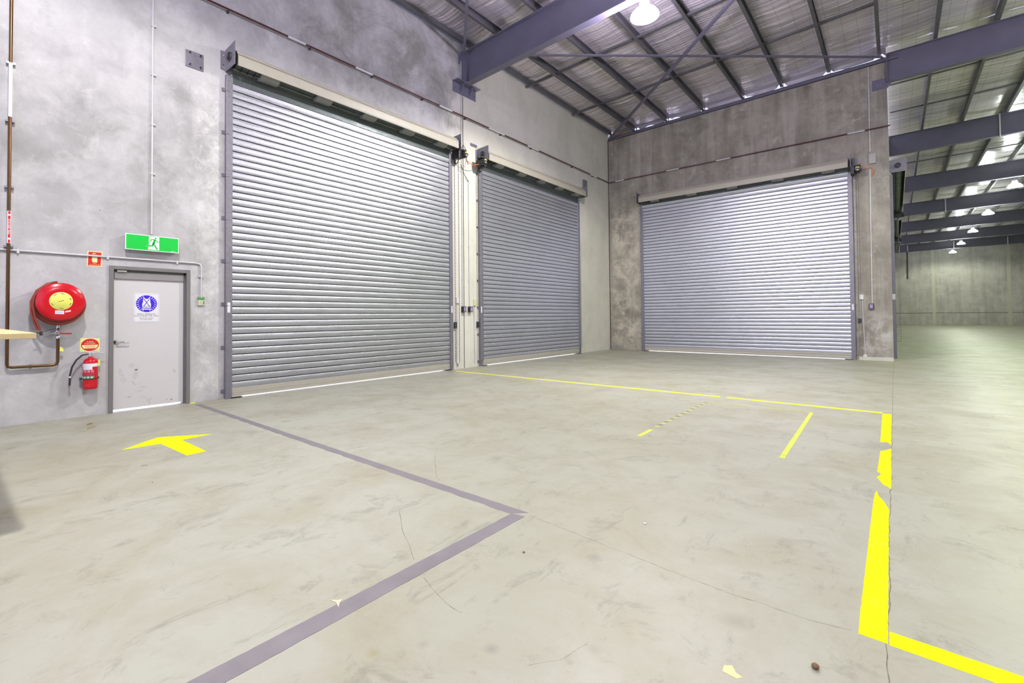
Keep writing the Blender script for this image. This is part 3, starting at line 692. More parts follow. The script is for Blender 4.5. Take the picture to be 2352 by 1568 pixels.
conduit('hall_conduit', [(3.10, RY[3]-.10, zt(3.1)), (3.10, RY[3]-.10, 7.85)], .022, M_COND, 'pale drop conduit on the face of the second hall beam')
conduit('hall_conduit', [(2.62, RY[5]-.108, zt(2.6)-.0), (2.62, RY[5]-.108, 7.85)], .03, M_COND, 'pale drop conduit on the face of the fourth hall beam')
conduit('hall_conduit', [(1.20, RY[8]-.108, zt(1.2)-.1), (1.20, RY[8]-.108, 7.95)], .05, M_COND, 'pale drop conduit at the left of the last hall beam')
conduit('hall_conduit', [(4.75, RY[8]-.108, zt(4.7)-.1), (4.75, RY[8]-.108, 7.95)], .05, M_COND, 'pale drop conduit above the farthest lamp')
conduit('hall_conduit', [(8.5, RY[8]-.108, zt(8.5)-.1), (8.5, RY[8]-.108, 7.95)], .05, M_COND, 'pale drop conduit on the last hall beam, right of all lamps')

def ebox(name, P, u, z, w, h, d, mat, label, face=None, cat='control box', marks=()):
    r = empty(name, P(u, 0, z), label, cat)
    m = MB(); m.hexa([P(u-w/2,0,z-h/2),P(u+w/2,0,z-h/2),P(u+w/2,d,z-h/2),P(u-w/2,d,z-h/2),P(u-w/2,0,z+h/2),P(u+w/2,0,z+h/2),P(u+w/2,d,z+h/2),P(u-w/2,d,z+h/2)])
    m.build('housing', mat, r, .004)
    if face:
        fw, fh = w*.7, h*.78
        m = MB(); m.hexa([P(u-fw/2,d,z-fh/2),P(u+fw/2,d,z-fh/2),P(u+fw/2,d+.003,z-fh/2),P(u-fw/2,d+.003,z-fh/2),P(u-fw/2,d,z+fh/2),P(u+fw/2,d,z+fh/2),P(u+fw/2,d+.003,z+fh/2),P(u-fw/2,d+.003,z+fh/2)])
        fp = m.build('face_plate', face, r)
        for zz, mt in ((.25, M_RED), (0, M_SIGNW), (-.25, M_BLACK)):
            c0 = Vector(P(u, d+.003, z+zz*fh)); c1 = Vector(P(u, d+.010, z+zz*fh)); MB().cyl(c0, c1, .010, 10).build('push_button', mt, fp)
    return r
ebox('control_box', P1, 9.00, 1.54, .11, .15, .09, M_BLACK, 'black push button box left of the wall joint between the two roller doors', M_BTN)
ebox('control_box', P1, 9.25, 1.54, .11, .15, .09, M_BLACK, 'black push button box right of the wall joint between the two roller doors', M_BTN)
ebox('control_box', P3, XH-.46, 1.545, .105, .165, .07, M_BLACK, 'black push button box near the right edge of the back wall', M_BTN)
ebox('junction_box', P1, 8.80, 1.77, .11, .15, .05, M_WHITE, 'white box beside the hand chain of the nearest roller door', None, 'junction box')
ebox('junction_box', P1, 9.46, 1.72, .10, .17, .04, M_KEY, 'pale box beside the left guide of the middle roller door', None, 'junction box')
ebox('junction_box', P3, -.72, 1.82, .10, .14, .05, M_WHITE, 'white box right of the back wall roller door', None, 'junction box')
ebox('junction_box', P3, -.40, 5.78, .15, .28, .07, plain('isolator_grey', (.50,.49,.45), .5), 'grey isolator switch high beside the back wall door motor', None, 'isolator')
ebox('chain_keeper', P1, 8.70, 1.13, .07, .16, .06, M_DARK, 'dark chain keeper beside the nearest roller door guide', None, 'chain keeper')
ebox('chain_keeper', P1, 9.56, 1.13, .06, .16, .06, M_DARK, 'dark chain keeper beside the middle roller door guide', None, 'chain keeper')
ebox('chain_keeper', P3, -.775, 1.14, .09, .12, .05, M_DARK, 'dark chain keeper on the back wall below the white box', None, 'chain keeper')
ebox('junction_box', PH, 19.0-.95, 1.82, .12, .16, .07, M_WHITE, 'white box seen edge-on just around the back wall corner', None, 'junction box')
def diamond(P, u, z, r, label):
    m = MB(); a = [P(u+r*q, 0, z+r*w) for q, w in ((1,0),(0,1),(-1,0),(0,-1))]; nn = Vector(P(0,1,0))-Vector(P(0,0,0)); m.prism(a, nn*.05)
    tag(m.build('beam_sensor', M_WHITE), label, 'sensor', 'door safety sensors', 'thing')
diamond(P3, -.665, .13, .055, 'white diamond-shaped sensor low on the back wall right of the door')
diamond(P1, 8.80, .15, .055, 'white sensor low on the wall beside the nearest roller door chain')
def cable(pts, r, mat, label):
    tag(MB().tube(pts, r, 6).build('motor_cable', mat), label, 'cable', None, 'thing')
cable([(XW+.30, 8.80, 5.42), (XW+.26, 9.0, 5.36), (XW+.24, 9.2, 5.33), (XW+.28, 9.38, 5.40)], .009, M_ORANGE, 'orange cable looping between the two door motors')
cable([(XW+.2, 8.74, 5.6), (XW+.05, 8.95, 5.75), (XW+.03, 9.05, 5.88), (XW+.03, 9.15, 5.78), (XW+.03, 9.17, 5.5), (XW+.15, 9.1, 5.35)], .008, M_BLACK, 'black cable loop above the door motors')
cable([(XW+.12, 8.85, 5.3), (XW+.05, 9.05, 5.1), (XW+.02, 9.25, 4.95)], .008, M_BLACK, 'black cable sagging below the door motors to the conduit')
cable([(-.62, YB-.25, 5.55), (-.52, YB-.10, 5.52), (-.42, YB-.04, 5.53), (-.36, YB-.05, 5.40), (-.42, YB-.03, 5.30)], .010, M_ORANGE, 'orange cable between back wall door motor and conduit')

# keypad
kp = empty('keypad', (XW, 2.815, 1.63), 'cream alarm keypad with green screen right of the exit door', 'keypad')
MB().box((XW, 2.768, 1.567), (XW+.035, 2.862, 1.652)).build('housing', M_KEY, kp, .004)
MB().box((XW, 2.768, 1.652), (XW+.034, 2.862, 1.702)).build('screen', M_LCD, kp, .003)
for i in range(4):
    for j in range(3): MB().box((XW+.035, 2.785+.019*i, 1.585+.019*j), (XW+.039, 2.797+.019*i, 1.599+.019*j)).build('key', M_INK if i == 3 else M_COND, kp)

# ------------------------------------------------------------------ exit door (door_1)
d = empty('door_1', (XW, 2.14, 0), 'light grey exit door with scuff marks in a dark grey steel frame', None, None, 'structure')
m = MB(); y0, y1, zt0 = 1.622, 2.658, 2.13; fo = .052
for a, c_, z0, z1 in ((y0, y0+fo, 0, zt0), (y1-fo, y1, 0, zt0), (y0+fo, y1-fo, zt0-fo, zt0)):
    m.box((XW-.16, a, z0), (XW+.025, c_, z1))
fr = m.build('frame', M_FRAME, d, .004)
m = MB()
for a, c_, z0, z1 in ((y0+fo, y0+fo+.014, 0, zt0-fo), (y1-fo-.028, y1-fo, 0, zt0-fo), (y0+fo, y1-fo, zt0-fo-.03, zt0-fo)): m.box((XW-.14, a, z0), (XW-.045, c_, z1))
m.build('stop', M_FRAME, fr)
lf = MB().box((XW-.085, y0+fo+.010, .035), (XW-.045, y1-fo-.026, 2.045)).build('door_leaf', None or M_DOOR, d)
MB().box((XW-.045, y0+fo+.015, 1.945), (XW-.02, y1-fo-.03, 2.043)).build('top_rail', plain('rail_grey', (.27,.26,.255), .4), d, .003)
MB().box((XW-.022, 1.715, 2.045), (XW+.01, 1.83, 2.07)).build('closer_arm', M_CREAM, d, .003)
h = MB(); zc = 1.02; xh = XW-.045
h.lathe((xh, 1.72, zc), (1,0,0), [(0,.033),(.008,.034),(.02,.026),(.03,.014),(.055,.013)], 24, True)
h.tube([(xh+.05, 1.72, zc), (xh+.055, 1.74, zc-.002), (xh+.055, 1.80, zc-.005), (xh+.052, 1.85, zc-.012), (xh+.035, 1.862, zc-.016)], [.011,.011,.010,.009,.007], 10)
h.build('lever_handle', M_CHROME, d)
# scuff marks on the leaf: flat smudges with their own shapes
M_SMUDGE = plain('smudge', (.50,.49,.48), .6, noise_amt=.2, nscale=30)
def smudge(y, z, w, hh, rot=0, mat=M_SMUDGE):
    m = MB(); pts = []
    for k in range(14):
        a = 2*pi*k/14; r = 1+.35*noise.noise(Vector((cos(a)*1.3+y*9, sin(a)*1.3+z*7, 0)))
        p, q = w/2*cos(a)*r, hh/2*sin(a)*r; pts.append((XW-.0448, y+p*cos(rot)-q*sin(rot), z+p*sin(rot)+q*cos(rot)))
    m.prism(pts, (.0004,0,0)); m.build('scuff', mat, lf)
M_SM2 = plain('faint_smudge', (.585,.57,.565), .6, noise_amt=.15, nscale=20)
for a in ((1.78,.56,.06,.12,.3,M_SM2),(1.81,.46,.09,.09,0,M_SM2),(1.955,.53,.07,.16,-.15,M_SM2),(1.90,.66,.07,.07,.3,M_SM2),(1.96,.60,.04,.03,0,M_SMUDGE),(2.05,.33,.09,.012,-.15,M_SMUDGE),(1.93,.40,.02,.08,.6,M_SMUDGE),
          (1.88,.20,.06,.03,0,M_SMUDGE),(2.06,.17,.10,.02,-.4,M_SM2),(2.13,.09,.02,.06,.3,M_SMUDGE),(2.46,.53,.03,.05,.7,M_SMUDGE),(2.40,.39,.06,.012,.3,M_SM2),(2.36,.10,.012,.01,0,M_INK),(2.42,.09,.03,.01,0,M_INK),(1.79,1.38,.02,.02,0,M_SM2),(1.98,.04,.02,.02,0,M_SM2),
          (2.12,.13,.09,.05,.3,M_SM2),(1.80,1.80,.01,.02,.3,M_SM2),(2.0,.27,.1,.03,.1,M_SM2)): smudge(*a)

# high visibility sign on the door
def onwall(x, pts, th=.001): m = MB(); m.prism([(x, y, z) for y, z in pts], (th, 0, 0)); return m
def rrect(y0, y1, z0, z1, r, n=5):
    pts = []
    for cy, cz_, a0 in ((y1-r, z1-r, 0), (y0+r, z1-r, 90), (y0+r, z0+r, 180), (y1-r, z0+r, 270)):
        for k in range(n+1): a = radians(a0+90*k/n); pts.append((cy+r*cos(a), cz_+r*sin(a)))
    return pts
vs_ = empty('safety_sign', (xh, 2.08, 1.52), 'white high visibility vest sign with a blue disc on the exit door', 'sign')
sy0, sy1, sz0, sz1 = 1.925, 2.25, 1.305, 1.745
onwall(xh+.0006, rrect(sy0, sy1, sz0, sz1, .018), .003).build('backing', M_SIGNW, vs_)
xs_ = xh+.0037
bo = MB()
for (a, c_, e, f_) in ((sy0+.012, sy1-.012, sz0+.012, sz0+.0145), (sy0+.012, sy1-.012, sz1-.0145, sz1-.012), (sy0+.012, sy0+.0145, sz0+.012, sz1-.012), (sy1-.0145, sy1-.012, sz0+.012, sz1-.012)): bo.box((xs_, a, e), (xs_+.0004, c_, f_))
bo.build('border_line', plain('thin_grey_line', (.35,.35,.4), .5), vs_)
cy_, cz2, ry_, rz_ = 2.087, 1.585, .134, .128
onwall(xs_, [(cy_+ry_*cos(2*pi*k/48), cz2+rz_*sin(2*pi*k/48)) for k in range(48)], .0006).build('blue_disc', M_BLUE, vs_)
m = MB()
for k in range(24):
    a = 2*pi*(k+.5)/24
    if abs(sin(a)) > .97: continue
    a0, a1 = .74, .95; w = .0035; dy, dz = cos(a), sin(a); ny, nz = -dz*w, dy*w
    m.prism([(xs_+.0006, cy_+ry_*a0*dy-ny, cz2+rz_*a0*dz-nz), (xs_+.0006, cy_+ry_*a1*dy-ny, cz2+rz_*a1*dz-nz), (xs_+.0006, cy_+ry_*a1*dy+ny, cz2+rz_*a1*dz+nz), (xs_+.0006, cy_+ry_*a0*dy+ny, cz2+rz_*a0*dz+nz)], (.0005,0,0))
m.build('rays', M_SIGNW, vs_)
V = [(-.045,.085),(-.028,.10),(-.022,.085),(0,.075),(.022,.085),(.028,.10),(.045,.085),(.047,.03),(.056,.0),(.056,-.035),(-.056,-.035),(-.056,0),(-.047,.03)]
onwall(xs_+.0006, [(cy_+a, cz2+c_-.005) for a, c_ in V], .0005).build('vest', M_SIGNW, vs_)
m = MB()
for z_ in (-.062, -.09): m.box((xs_+.0006, cy_-.056, cz2+z_), (xs_+.0011, cy_+.056, cz2+z_+.016))
m.build('vest_bands', M_SIGNW, vs_)
m = MB(); w = .005
for s_ in (-1, 1): m.prism([(xs_+.0012, cy_+s_*-.037-w, cz2-.040), (xs_+.0012, cy_+s_*-.037+w, cz2-.040), (xs_+.0012, cy_+s_*.040+w, cz2+.080), (xs_+.0012, cy_+s_*.040-w, cz2+.080)], (.0004,0,0))
m.build('vest_cross', M_BLUE, vs_)
text('HIGH VISIBILITY', 'lettering', M_INK, vs_, (xs_+.0004, cy_, 1.427), .026, RW1, sx=1.32)
text('CLOTHING OR VEST', 'lettering', M_INK, vs_, (xs_+.0004, cy_, 1.400), .026, RW1, sx=1.32)
text('MUST BE WORN', 'lettering', M_INK, vs_, (xs_+.0004, cy_, 1.366), .018, RW1, sx=1.4)
text('IN THIS AREA', 'lettering', M_INK, vs_, (xs_+.0004, cy_, 1.344), .018, RW1, sx=1.4)

# exit sign
ex = empty('exit_sign', (XW, 2.13, 2.5), 'green and white running man exit sign above the door', 'exit sign')
MB().box((XW, 1.80, 2.385), (XW+.105, 2.455, 2.598)).build('housing', plain('sign_case', (.55,.56,.55), .5), ex, .004)
MB().box((XW+.095, 1.785, 2.374), (XW+.112, 2.468, 2.608)).build('face_frame', M_EXW, ex, .003)
xf = XW+.1121
onwall(xf, [(1.795,2.384),(2.458,2.384),(2.458,2.598),(1.795,2.598)], .001).build('green_panel', M_GREEN, ex)
onwall(xf+.001, [(2.062,2.396),(2.205,2.396),(2.205,2.590),(2.072,2.590),(2.072,2.44),(2.062,2.425)], .0008).build('doorway_panel', M_EXW, ex)
RM = [  # running figure: head, torso+limbs as strokes (y, z) in metres from centre of the doorway
    [(2.092,2.516),(2.105,2.548),(2.135,2.553),(2.165,2.535),(2.182,2.518),(2.203,2.516)],
    [(2.148,2.545),(2.138,2.505),(2.125,2.480)],
    [(2.130,2.488),(2.118,2.455),(2.085,2.452),(2.058,2.449)],
    [(2.130,2.488),(2.152,2.455),(2.172,2.418),(2.180,2.408)]]
m = MB()
for st, w in zip(RM, (.006, .013, .009, .009)):
    for (a, b_), (c_, d_) in zip(st, st[1:]):
        v = Vector((c_-a, d_-b_)).normalized(); n_ = Vector((-v.y, v.x))*w; e_ = v*w*.5
        m.prism([(xf+.0018, a-n_.x-e_.x, b_-n_.y-e_.y), (xf+.0018, c_-n_.x+e_.x, d_-n_.y+e_.y), (xf+.0018, c_+n_.x+e_.x, d_+n_.y+e_.y), (xf+.0018, a+n_.x-e_.x, b_+n_.y-e_.y)], (.0006,0,0))
m.prism([(xf+.0018, 2.158+.013*cos(2*pi*k/16), 2.568+.013*sin(2*pi*k/16)) for k in range(16)], (.0006,0,0))
m.build('running_figure', M_GREEN, ex)
m = MB()
m.prism([(xf+.0018, y, z) for y, z in ((2.066,2.408),(2.10,2.408),(2.115,2.398),(2.066,2.398))], (.0004,0,0)); m.prism([(xf+.001, y, z) for y, z in ((2.045,2.448),(2.062,2.455),(2.062,2.440),(2.045,2.442))], (.0004,0,0)); m.build('step_shape', M_EXW, ex)
m = MB(); m.box((xf+.001, 2.36, 2.393), (xf+.0014, 2.395, 2.398)); m.box((xf+.001, 2.40, 2.394), (xf+.0014, 2.42, 2.397)); m.build('maker_mark', M_EXW, ex)

# fire extinguisher sign
es = empty('extinguisher_sign', (XW, 1.455, 2.2), 'small red fire extinguisher sign crossed by the conduit above the hose reel', 'sign')
onwall(XW+.0, [(1.370,2.100),(1.535,2.100),(1.545,2.315),(1.378,2.318)], .004).build('backing', M_CREAMLBL, es)
onwall(XW+.004, [(1.382,2.112),(1.524,2.112),(1.533,2.305),(1.389,2.307)], .001).build('red_panel', M_SIGNRED, es)
m = MB(); m.prism([(XW+.005, y, z) for y, z in ((1.432,2.162),(1.486,2.162),(1.486,2.245),(1.475,2.262),(1.443,2.262),(1.432,2.245))], (.001,0,0))
m.tube([(XW+.006, 1.44, 2.272), (XW+.006, 1.46, 2.28), (XW+.006, 1.485, 2.275), (XW+.006, 1.445, 2.292), (XW+.006, 1.43, 2.27)], .004, 6)
m.prism([(XW+.005, y, z) for y, z in ((1.425,2.175),(1.429,2.175),(1.429,2.24),(1.425,2.24))], (.001,0,0))
m.build('extinguisher_shape', M_CREAMLBL, es)
text('FIRE', 'lettering', M_CREAMLBL, es, (XW+.0055, 1.457, 2.148), .018, RW1, sx=1.3)
text('EXTINGUISHER', 'lettering', M_CREAMLBL, es, (XW+.0055, 1.457, 2.124), .0155, RW1, sx=1.15)

# extinguisher id plate
ip = empty('extinguisher_id_sign', (XW, 1.415, 1.0), 'yellow and red extinguisher type plate above the fire extinguisher', 'sign')
onwall(XW, [(1.306,.903),(1.522,.893),(1.522,1.083),(1.307,1.096)], .004).build('backing', plain('id_yellow', (.85,.82,.32), .5), ip)
e_ = [(1.415+.098*cos(2*pi*k/40), .995+.086*sin(2*pi*k/40)) for k in range(40)]
onwall(XW+.004, e_, .0008).build('red_disc', M_SIGNRED, ip)
onwall(XW+.0048, [(1.415+.088*cos(a), .995+.077*sin(a)) for a in [radians(q) for q in list(range(0,-30,-10))+[-40]+[-140,-150,-160,-170,-180]]], .0006).build('cream_band', M_CREAMLBL, ip)
text('A:B(E)', 'lettering', M_CREAMLBL, ip, (XW+.0052, 1.415, 1.038), .026, RW1, sx=1.2)
text('POWDER', 'lettering', M_CREAMLBL, ip, (XW+.0052, 1.415, 1.012), .022, RW1, sx=1.3)
m = MB()
for k in range(3): m.box((XW+.0054, 1.36, .955+.012*k), (XW+.0058, 1.47, .958+.012*k))
m.build('small_print', M_SIGNRED, ip)

# hose reel
hr = empty('fire_hose_reel', (XW, 1.066, 1.59), 'large red fire hose reel with a yellow centre label on the grey wall', 'fire hose reel')
cyr, czr = 1.066, 1.588
dk = MB(); dk.lathe((XW+.27, cyr, czr), (1,0,0), [(0,.243),(.030,.247),(.040,.240),(.046,.15),(.046,.0)], 64); dk.build('front_disc', M_RED, hr)
dk = MB(); dk.lathe((XW+.06, cyr, czr), (1,0,0), [(0,.225),(.012,.227),(.012,.0)], 48, True); dk.build('back_disc', M_RED, hr)
dk = MB(); dk.lathe((XW, cyr, czr), (1,0,0), [(0,.05),(.30,.05)], 24, True); dk.build('hub', M_DARK, hr)
coil = MB(); pts = []
for k in range(0, 7*40+1):
    a = 2*pi*k/40; lay = k/40; pts.append((XW+.09+.155*abs(((lay*1.0) % 2)-1)*.98, cyr+(.19+.010*lay)*cos(a), czr-.012-.004*lay+(.19+.010*lay)*sin(a)))
coil.tube(pts, .0165, 8); coil.build('hose_coil', M_HOSE, hr)
ho = MB()
ho.tube([(XW+.14, cyr-.02, czr+.268), (XW+.16, cyr-.12, czr+.235), (XW+.17, cyr-.22, czr+.14), (XW+.17, cyr-.272, czr+.0), (XW+.17, cyr-.270, czr-.13), (XW+.17, cyr-.235, czr-.28), (XW+.17, cyr-.20, czr-.37)], .015, 10)
ho.tube([(XW+.20, cyr-.06, czr+.262), (XW+.22, cyr-.17, czr+.19), (XW+.22, cyr-.245, czr+.07), (XW+.22, cyr-.262, czr-.05), (XW+.21, cyr-.235, czr-.22), (XW+.19, cyr-.185, czr-.375)], .013, 10)
ho.build('loose_hose', M_HOSE, hr)
nz = MB(); nz.tube([(XW+.18, .868, 1.235), (XW+.18, .880, 1.195)], [.013,.011], 12); nz.build('hose_ferrule', plain('brass', (.6,.45,.2), .3, .8), hr)
nz = MB(); nz.tube([(XW+.18, .82, 1.185), (XW+.18, .905, 1.183)], .008, 8); nz.tube([(XW+.18, .885, 1.20), (XW+.18, .895, 1.15)], [.015,.019], 12); nz.tube([(XW+.18, .89, 1.19),(XW+.18, 1.03, 1.235)], .0025, 6); nz.build('nozzle', M_BLACK, hr)
lbm = MB(); lbm.lathe((XW+.3155, cyr, czr+.008), (1,0,0), [(0,.118),(.0012,.117),(.0012,0)], 48); cl = lbm.build('centre_label', M_YEL, hr)
m = MB()
for k in range(6):
    a = radians(60*k+20); m.lathe((XW+.3168, cyr+.088*cos(a), czr+.008+.088*sin(a)), (1,0,0), [(0,.006),(.003,.005),(.003,0)], 10)
m.build('rivets', M_COND, cl)
m = MB()
for a0, R_ in ((10,.098),(75,.098),(118,.098),(200,.098),(265,.098),(330,.098)):
    for k in range(3):
        a = radians(a0+7*k); m.box((XW+.3168, cyr+R_*cos(a)-.005, czr+.008+R_*sin(a)-.004), (XW+.3174, cyr+R_*cos(a)+.005, czr+.008+R_*sin(a)+.003))
for q in (-.024, -.005, .012): m.box((XW+.3168, cyr+q, czr+.006+q*.35), (XW+.3174, cyr+q+.012, czr+.015+q*.35))
m.build('printed_marks', M_INK, cl)
m = MB()
for R_ in (.035,.05,.066):
    for k in range(10):
        a = radians(36*k+R_*900); m.tube([(XW+.3168, cyr+R_*cos(a+q), czr+.008+R_*sin(a+q)) for q in (0,.12,.24,.36)], .0011, 4)
m.build('ring_print', plain('olive_print', (.5,.5,.08), .6), cl)
onwall(XW+.316, [(cyr-.06,1.428),(cyr+.03,1.424),(cyr+.03,1.470),(cyr-.06,1.474)], .001).build('white_tag', M_SIGNW, hr)
onwall(XW+.316, [(cyr+.038,1.446),(cyr+.095,1.458),(cyr+.098,1.478),(cyr+.042,1.466)], .001).build('white_tag', M_SIGNW, hr)
m = MB(); m.box((XW+.3171, cyr-.045, 1.444), (XW+.3175, cyr+.015, 1.447)); m.box((XW+.3171, cyr-.05, 1.454), (XW+.3175, cyr+.02, 1.456)); m.build('tag_print', M_BLUE, hr)
vl = MB(); vl.tube([(XW+.055, 1.07, 1.10), (XW+.055, 1.07, 1.30), (XW+.07, 1.07, 1.36)], .019, 14); vl.lathe((XW+.055,1.07,1.115), (0,0,1), [(0,.026),(.03,.026),(.03,.020),(.06,.020),(.06,.030),(.10,.030),(.10,.022),(.14,.022)], 16, True)
vl.tube([(XW+.055, 1.07, 1.17), (XW+.13, 1.07, 1.17)], .016, 12); vl.build('valve', M_CHROME, hr)
MB().tube([(XW+.075, 1.05, 1.175), (XW+.09, .99, 1.175)], [.016,.02], 12).build('outlet', M_CHROME, hr)
MB().tube([(XW+.13, 1.075, 1.17), (XW+.14, 1.12, 1.165), (XW+.14, 1.20, 1.165)], [.006,.009,.009], 10).build('red_lever', M_RED, hr)
onwall(XW+.09, [(1.085,.93),(1.125,.925),(1.12,.965),(1.10,.99),(1.087,.985)], .002).build('test_tag', M_YEL, hr)

# fire extinguisher
fe = empty('fire_extinguisher', (XW, 1.405, .39), 'red powder fire extinguisher hung on the wall beside the exit door', 'fire extinguisher')
xe, ye = XW+.105, 1.405; re_ = .082
b_ = MB(); b_.lathe((xe, ye, 0), (0,0,1), [(.392,.0),(.392,.074),(.396,.079),(.45,re_),(.455,re_-.002),(.462,re_),(.475,re_-.002),(.482,re_),(.76,re_),(.79,.074),(.812,.052),(.822,.028),(.84,.022)], 40); b_.build('cylinder', M_RED, fe)
b_ = MB(); b_.lathe((xe, ye, 0), (0,0,1), [(.700,re_+.0012),(.745,re_+.0012)], 40); b_.build('white_band', M_SIGNW, fe)
def arc_panel(z0, z1, a0, a1, mat, name, parent, r=re_+.0014):
    m = MB(); n = 12; R_ = []
    vs = []
    for k in range(n+1):
        a = radians(a0+(a1-a0)*k/n); vs += [(xe+r*cos(a), ye+r*sin(a), z0), (xe+r*cos(a), ye+r*sin(a), z1)]
    m.face_add(vs, [(2*k, 2*k+2, 2*k+3, 2*k+1) for k in range(n)], True); return m.build(name, mat, parent, recalc=False)
arc_panel(.66, .735, -75, 5, M_SIGNW, 'white_label', fe, re_+.0022)
arc_panel(.555, .665, -95, 20, plain('label_magenta', (.50,.02,.06), .5), 'instruction_label', fe)
arc_panel(.540, .572, -95, 20, plain('label_green', (.05,.40,.15), .5), 'green_strip', fe, re_+.0020)
for a in (-88, -60, -32, -5):
    arc_panel(.546, .566, a, a+12, M_SIGNW, 'pictogram', fe, re_+.0028)
    arc_panel(.625, .655, a, a+20, plain('label_pale_red', (.75,.25,.28), .5) if a == -88 else bpy.data.materials['label_pale_red'], 'pictogram', fe, re_+.0026)
b_ = MB(); b_.lathe((xe, ye, .527), (0,0,1), [(0,re_+.003),(.012,re_+.003)], 40); b_.box((XW, ye-.105, .527), (xe-.05, ye-.08, .545)); b_.box((XW, ye+.08, .527), (xe-.05, ye+.105, .545)); b_.build('strap', M_BLACK, fe)
b_ = MB(); b_.box((XW, ye-.10, .43), (XW+.03, ye-.07, .48)); b_.box((XW, ye+.07, .43), (XW+.03, ye+.10, .48)); b_.build('wall_bracket', M_GAL, fe)
b_ = MB(); b_.cyl((xe, ye, .835), (xe, ye, .885), .016, 14); b_.tube([(xe, ye-.01, .87), (xe, ye-.05, .873)], .009, 8); b_.build('valve_head', M_CHROME, fe)
b_ = MB(); b_.tube([(xe, ye-.02, .895), (xe, ye+.03, .915), (xe, ye+.11, .94)], [.006,.008,.005], 8); b_.tube([(xe, ye-.02, .885), (xe, ye+.08, .888), (xe, ye+.145, .88)], [.006,.008,.005], 8); b_.build('squeeze_handle', M_COND, fe)
b_ = MB(); b_.tube([(xe, ye-.03, .873), (xe, ye-.09, .862), (xe, ye-.15, .80), (xe, ye-.195, .71), (xe, ye-.215, .60), (xe, ye-.218, .52), (xe, ye-.22, .46)], .011, 10); b_.build('discharge_hose', M_BLACK, fe)
MB().cyl((xe, ye-.2165, .565), (xe, ye-.217, .585), .0125, 12).build('hose_ring', M_SIGNW, fe)
onwall(xe-.03, [(ye+.088,.70),(ye+.11,.705),(ye+.11,.79),(ye+.088,.78)], .002).build('test_tag', M_YEL, fe)

# ------------------------------------------------------------------ timber-topped bench at the left edge
wbn = empty('workbench', (-5.4, -.3, 0), 'pale timber bench top poking in at the left edge in front of the hose reel', 'workbench')
MB().box((-6.9, -1.1, 1.232), (-4.17, .42, 1.268)).build('bench_top', M_WOOD, wbn, .003)
for x, y in ((-6.75, -.95), (-4.45, -.95), (-6.75, -.35), (-4.45, -.35)): MB().box((x-.03, y-.03, 0), (x+.03, y+.03, 1.232)).build('leg', M_DARK, wbn)
for y in (-.95, -.35): MB().box((-6.75, y-.02, 1.15), (-4.45, y+.02, 1.232)).build('rail', M_DARK, wbn)

# ------------------------------------------------------------------ lamps
def make_lamp(x, y, z, label, power, col, emis=14.0, zroof=None):
    r = empty('high_bay_lamp', (x, y, z), label, 'ceiling lamp', 'high bay lamps')
    top = zb(x) if zroof is None else zroof
    m = MB(); m.lathe((x,y,z), (0,0,1), [(.0,.27),(.04,.262),(.10,.22),(.16,.15),(.19,.085)], 36)
    m.build('reflector', M_REFL if y < 12 else M_REFH, r, recalc=False)
    m = MB(); m.lathe((x,y,z), (0,0,1), [(.19,.085),(.20,.095),(.32,.095),(.35,.07),(.355,.0)], 28, True); m.build('gear_housing', M_COND, r)
    m = MB(); m.lathe((x,y,z), (0,0,1), [(.015,.0),(.015,.255)], 36); 
    ml = m.build('lens', M_LENS, r, recalc=False)
    m = MB(); m.cyl((x,y,z+.35), (x,y,top+.001), .012, 8); m.build('suspension_rod', M_COND, r)
    ld = bpy.data.lights.new('lamp_light', 'SPOT'); ld.energy = power; ld.color = col; ld.shadow_soft_size = .16
    ld.spot_size = radians(172); ld.spot_blend = .32
    lo = bpy.data.objects.new('lamp_light', ld); C.objects.link(lo); lo.parent = r; lo.location = (0,0,-.02)
    return r
def mat_refl(nm, es, ec=(.86,.76,1,1)):
    m, t, p = mat_new(nm); p.inputs['Base Color'].default_value = (.85,.86,.95,1); p.inputs['Roughness'].default_value = .15
    p.inputs['Emission Color'].default_value = ec; p.inputs['Emission Strength'].default_value = es
    return m
M_REFL = mat_refl('ribbed_acrylic', 250.0); M_REFH = mat_refl('hall_ribbed_acrylic', 100.0, (.90,1.0,.88,1))
M_LENS = plain('lit_lens', (.9,.9,.9), .4, emis=(1.0,.97,1.0), es=28)
WH = (1.0, .97, .93); GR = (.92, 1.0, .76)
make_lamp(-3.64, 9.10, 7.26, 'blazing high bay lamp hanging at the big roof beam, nearest of all lamps', LAMP_POWER, WH)
make_lamp(-3.65, .6, 7.25, 'high bay lamp above the viewer', LAMP_POWER*.74, WH)
make_lamp(4.5, .8, 7.3, 'high bay lamp behind the viewer on the right', LAMP_POWER*.50, WH)
make_lamp(4.5, 9.12, 7.35, 'high bay lamp to the right of the view', LAMP_POWER*.50, WH)
make_lamp(4.5, 17.5, 7.4, 'high bay lamp to the right of the back wall corner', LAMP_POWER*.5, GR)
make_lamp(4.5, 25.8, 7.4, 'high bay lamp just outside the right edge', LAMP_POWER*.36, (.66, 1.0, .30))
names = ['nearest of the row of lamps down the hall, beside the right picture edge', 'second lamp of the row receding down the hall', 'third lamp of the row receding down the hall', 'fourth lamp of the row receding down the hall', 'farthest and smallest lamp in front of the distant wall']
for (x, y, z), nme in zip(((4.56, 34.2, 7.44), (4.52, 42.5, 7.43), (4.6, 51.0, 7.43), (4.62, 59.6, 7.45), (4.65, 68.0, 7.50)), names):
    make_lamp(x, y, z, nme, LAMP_POWER*.34, GR)

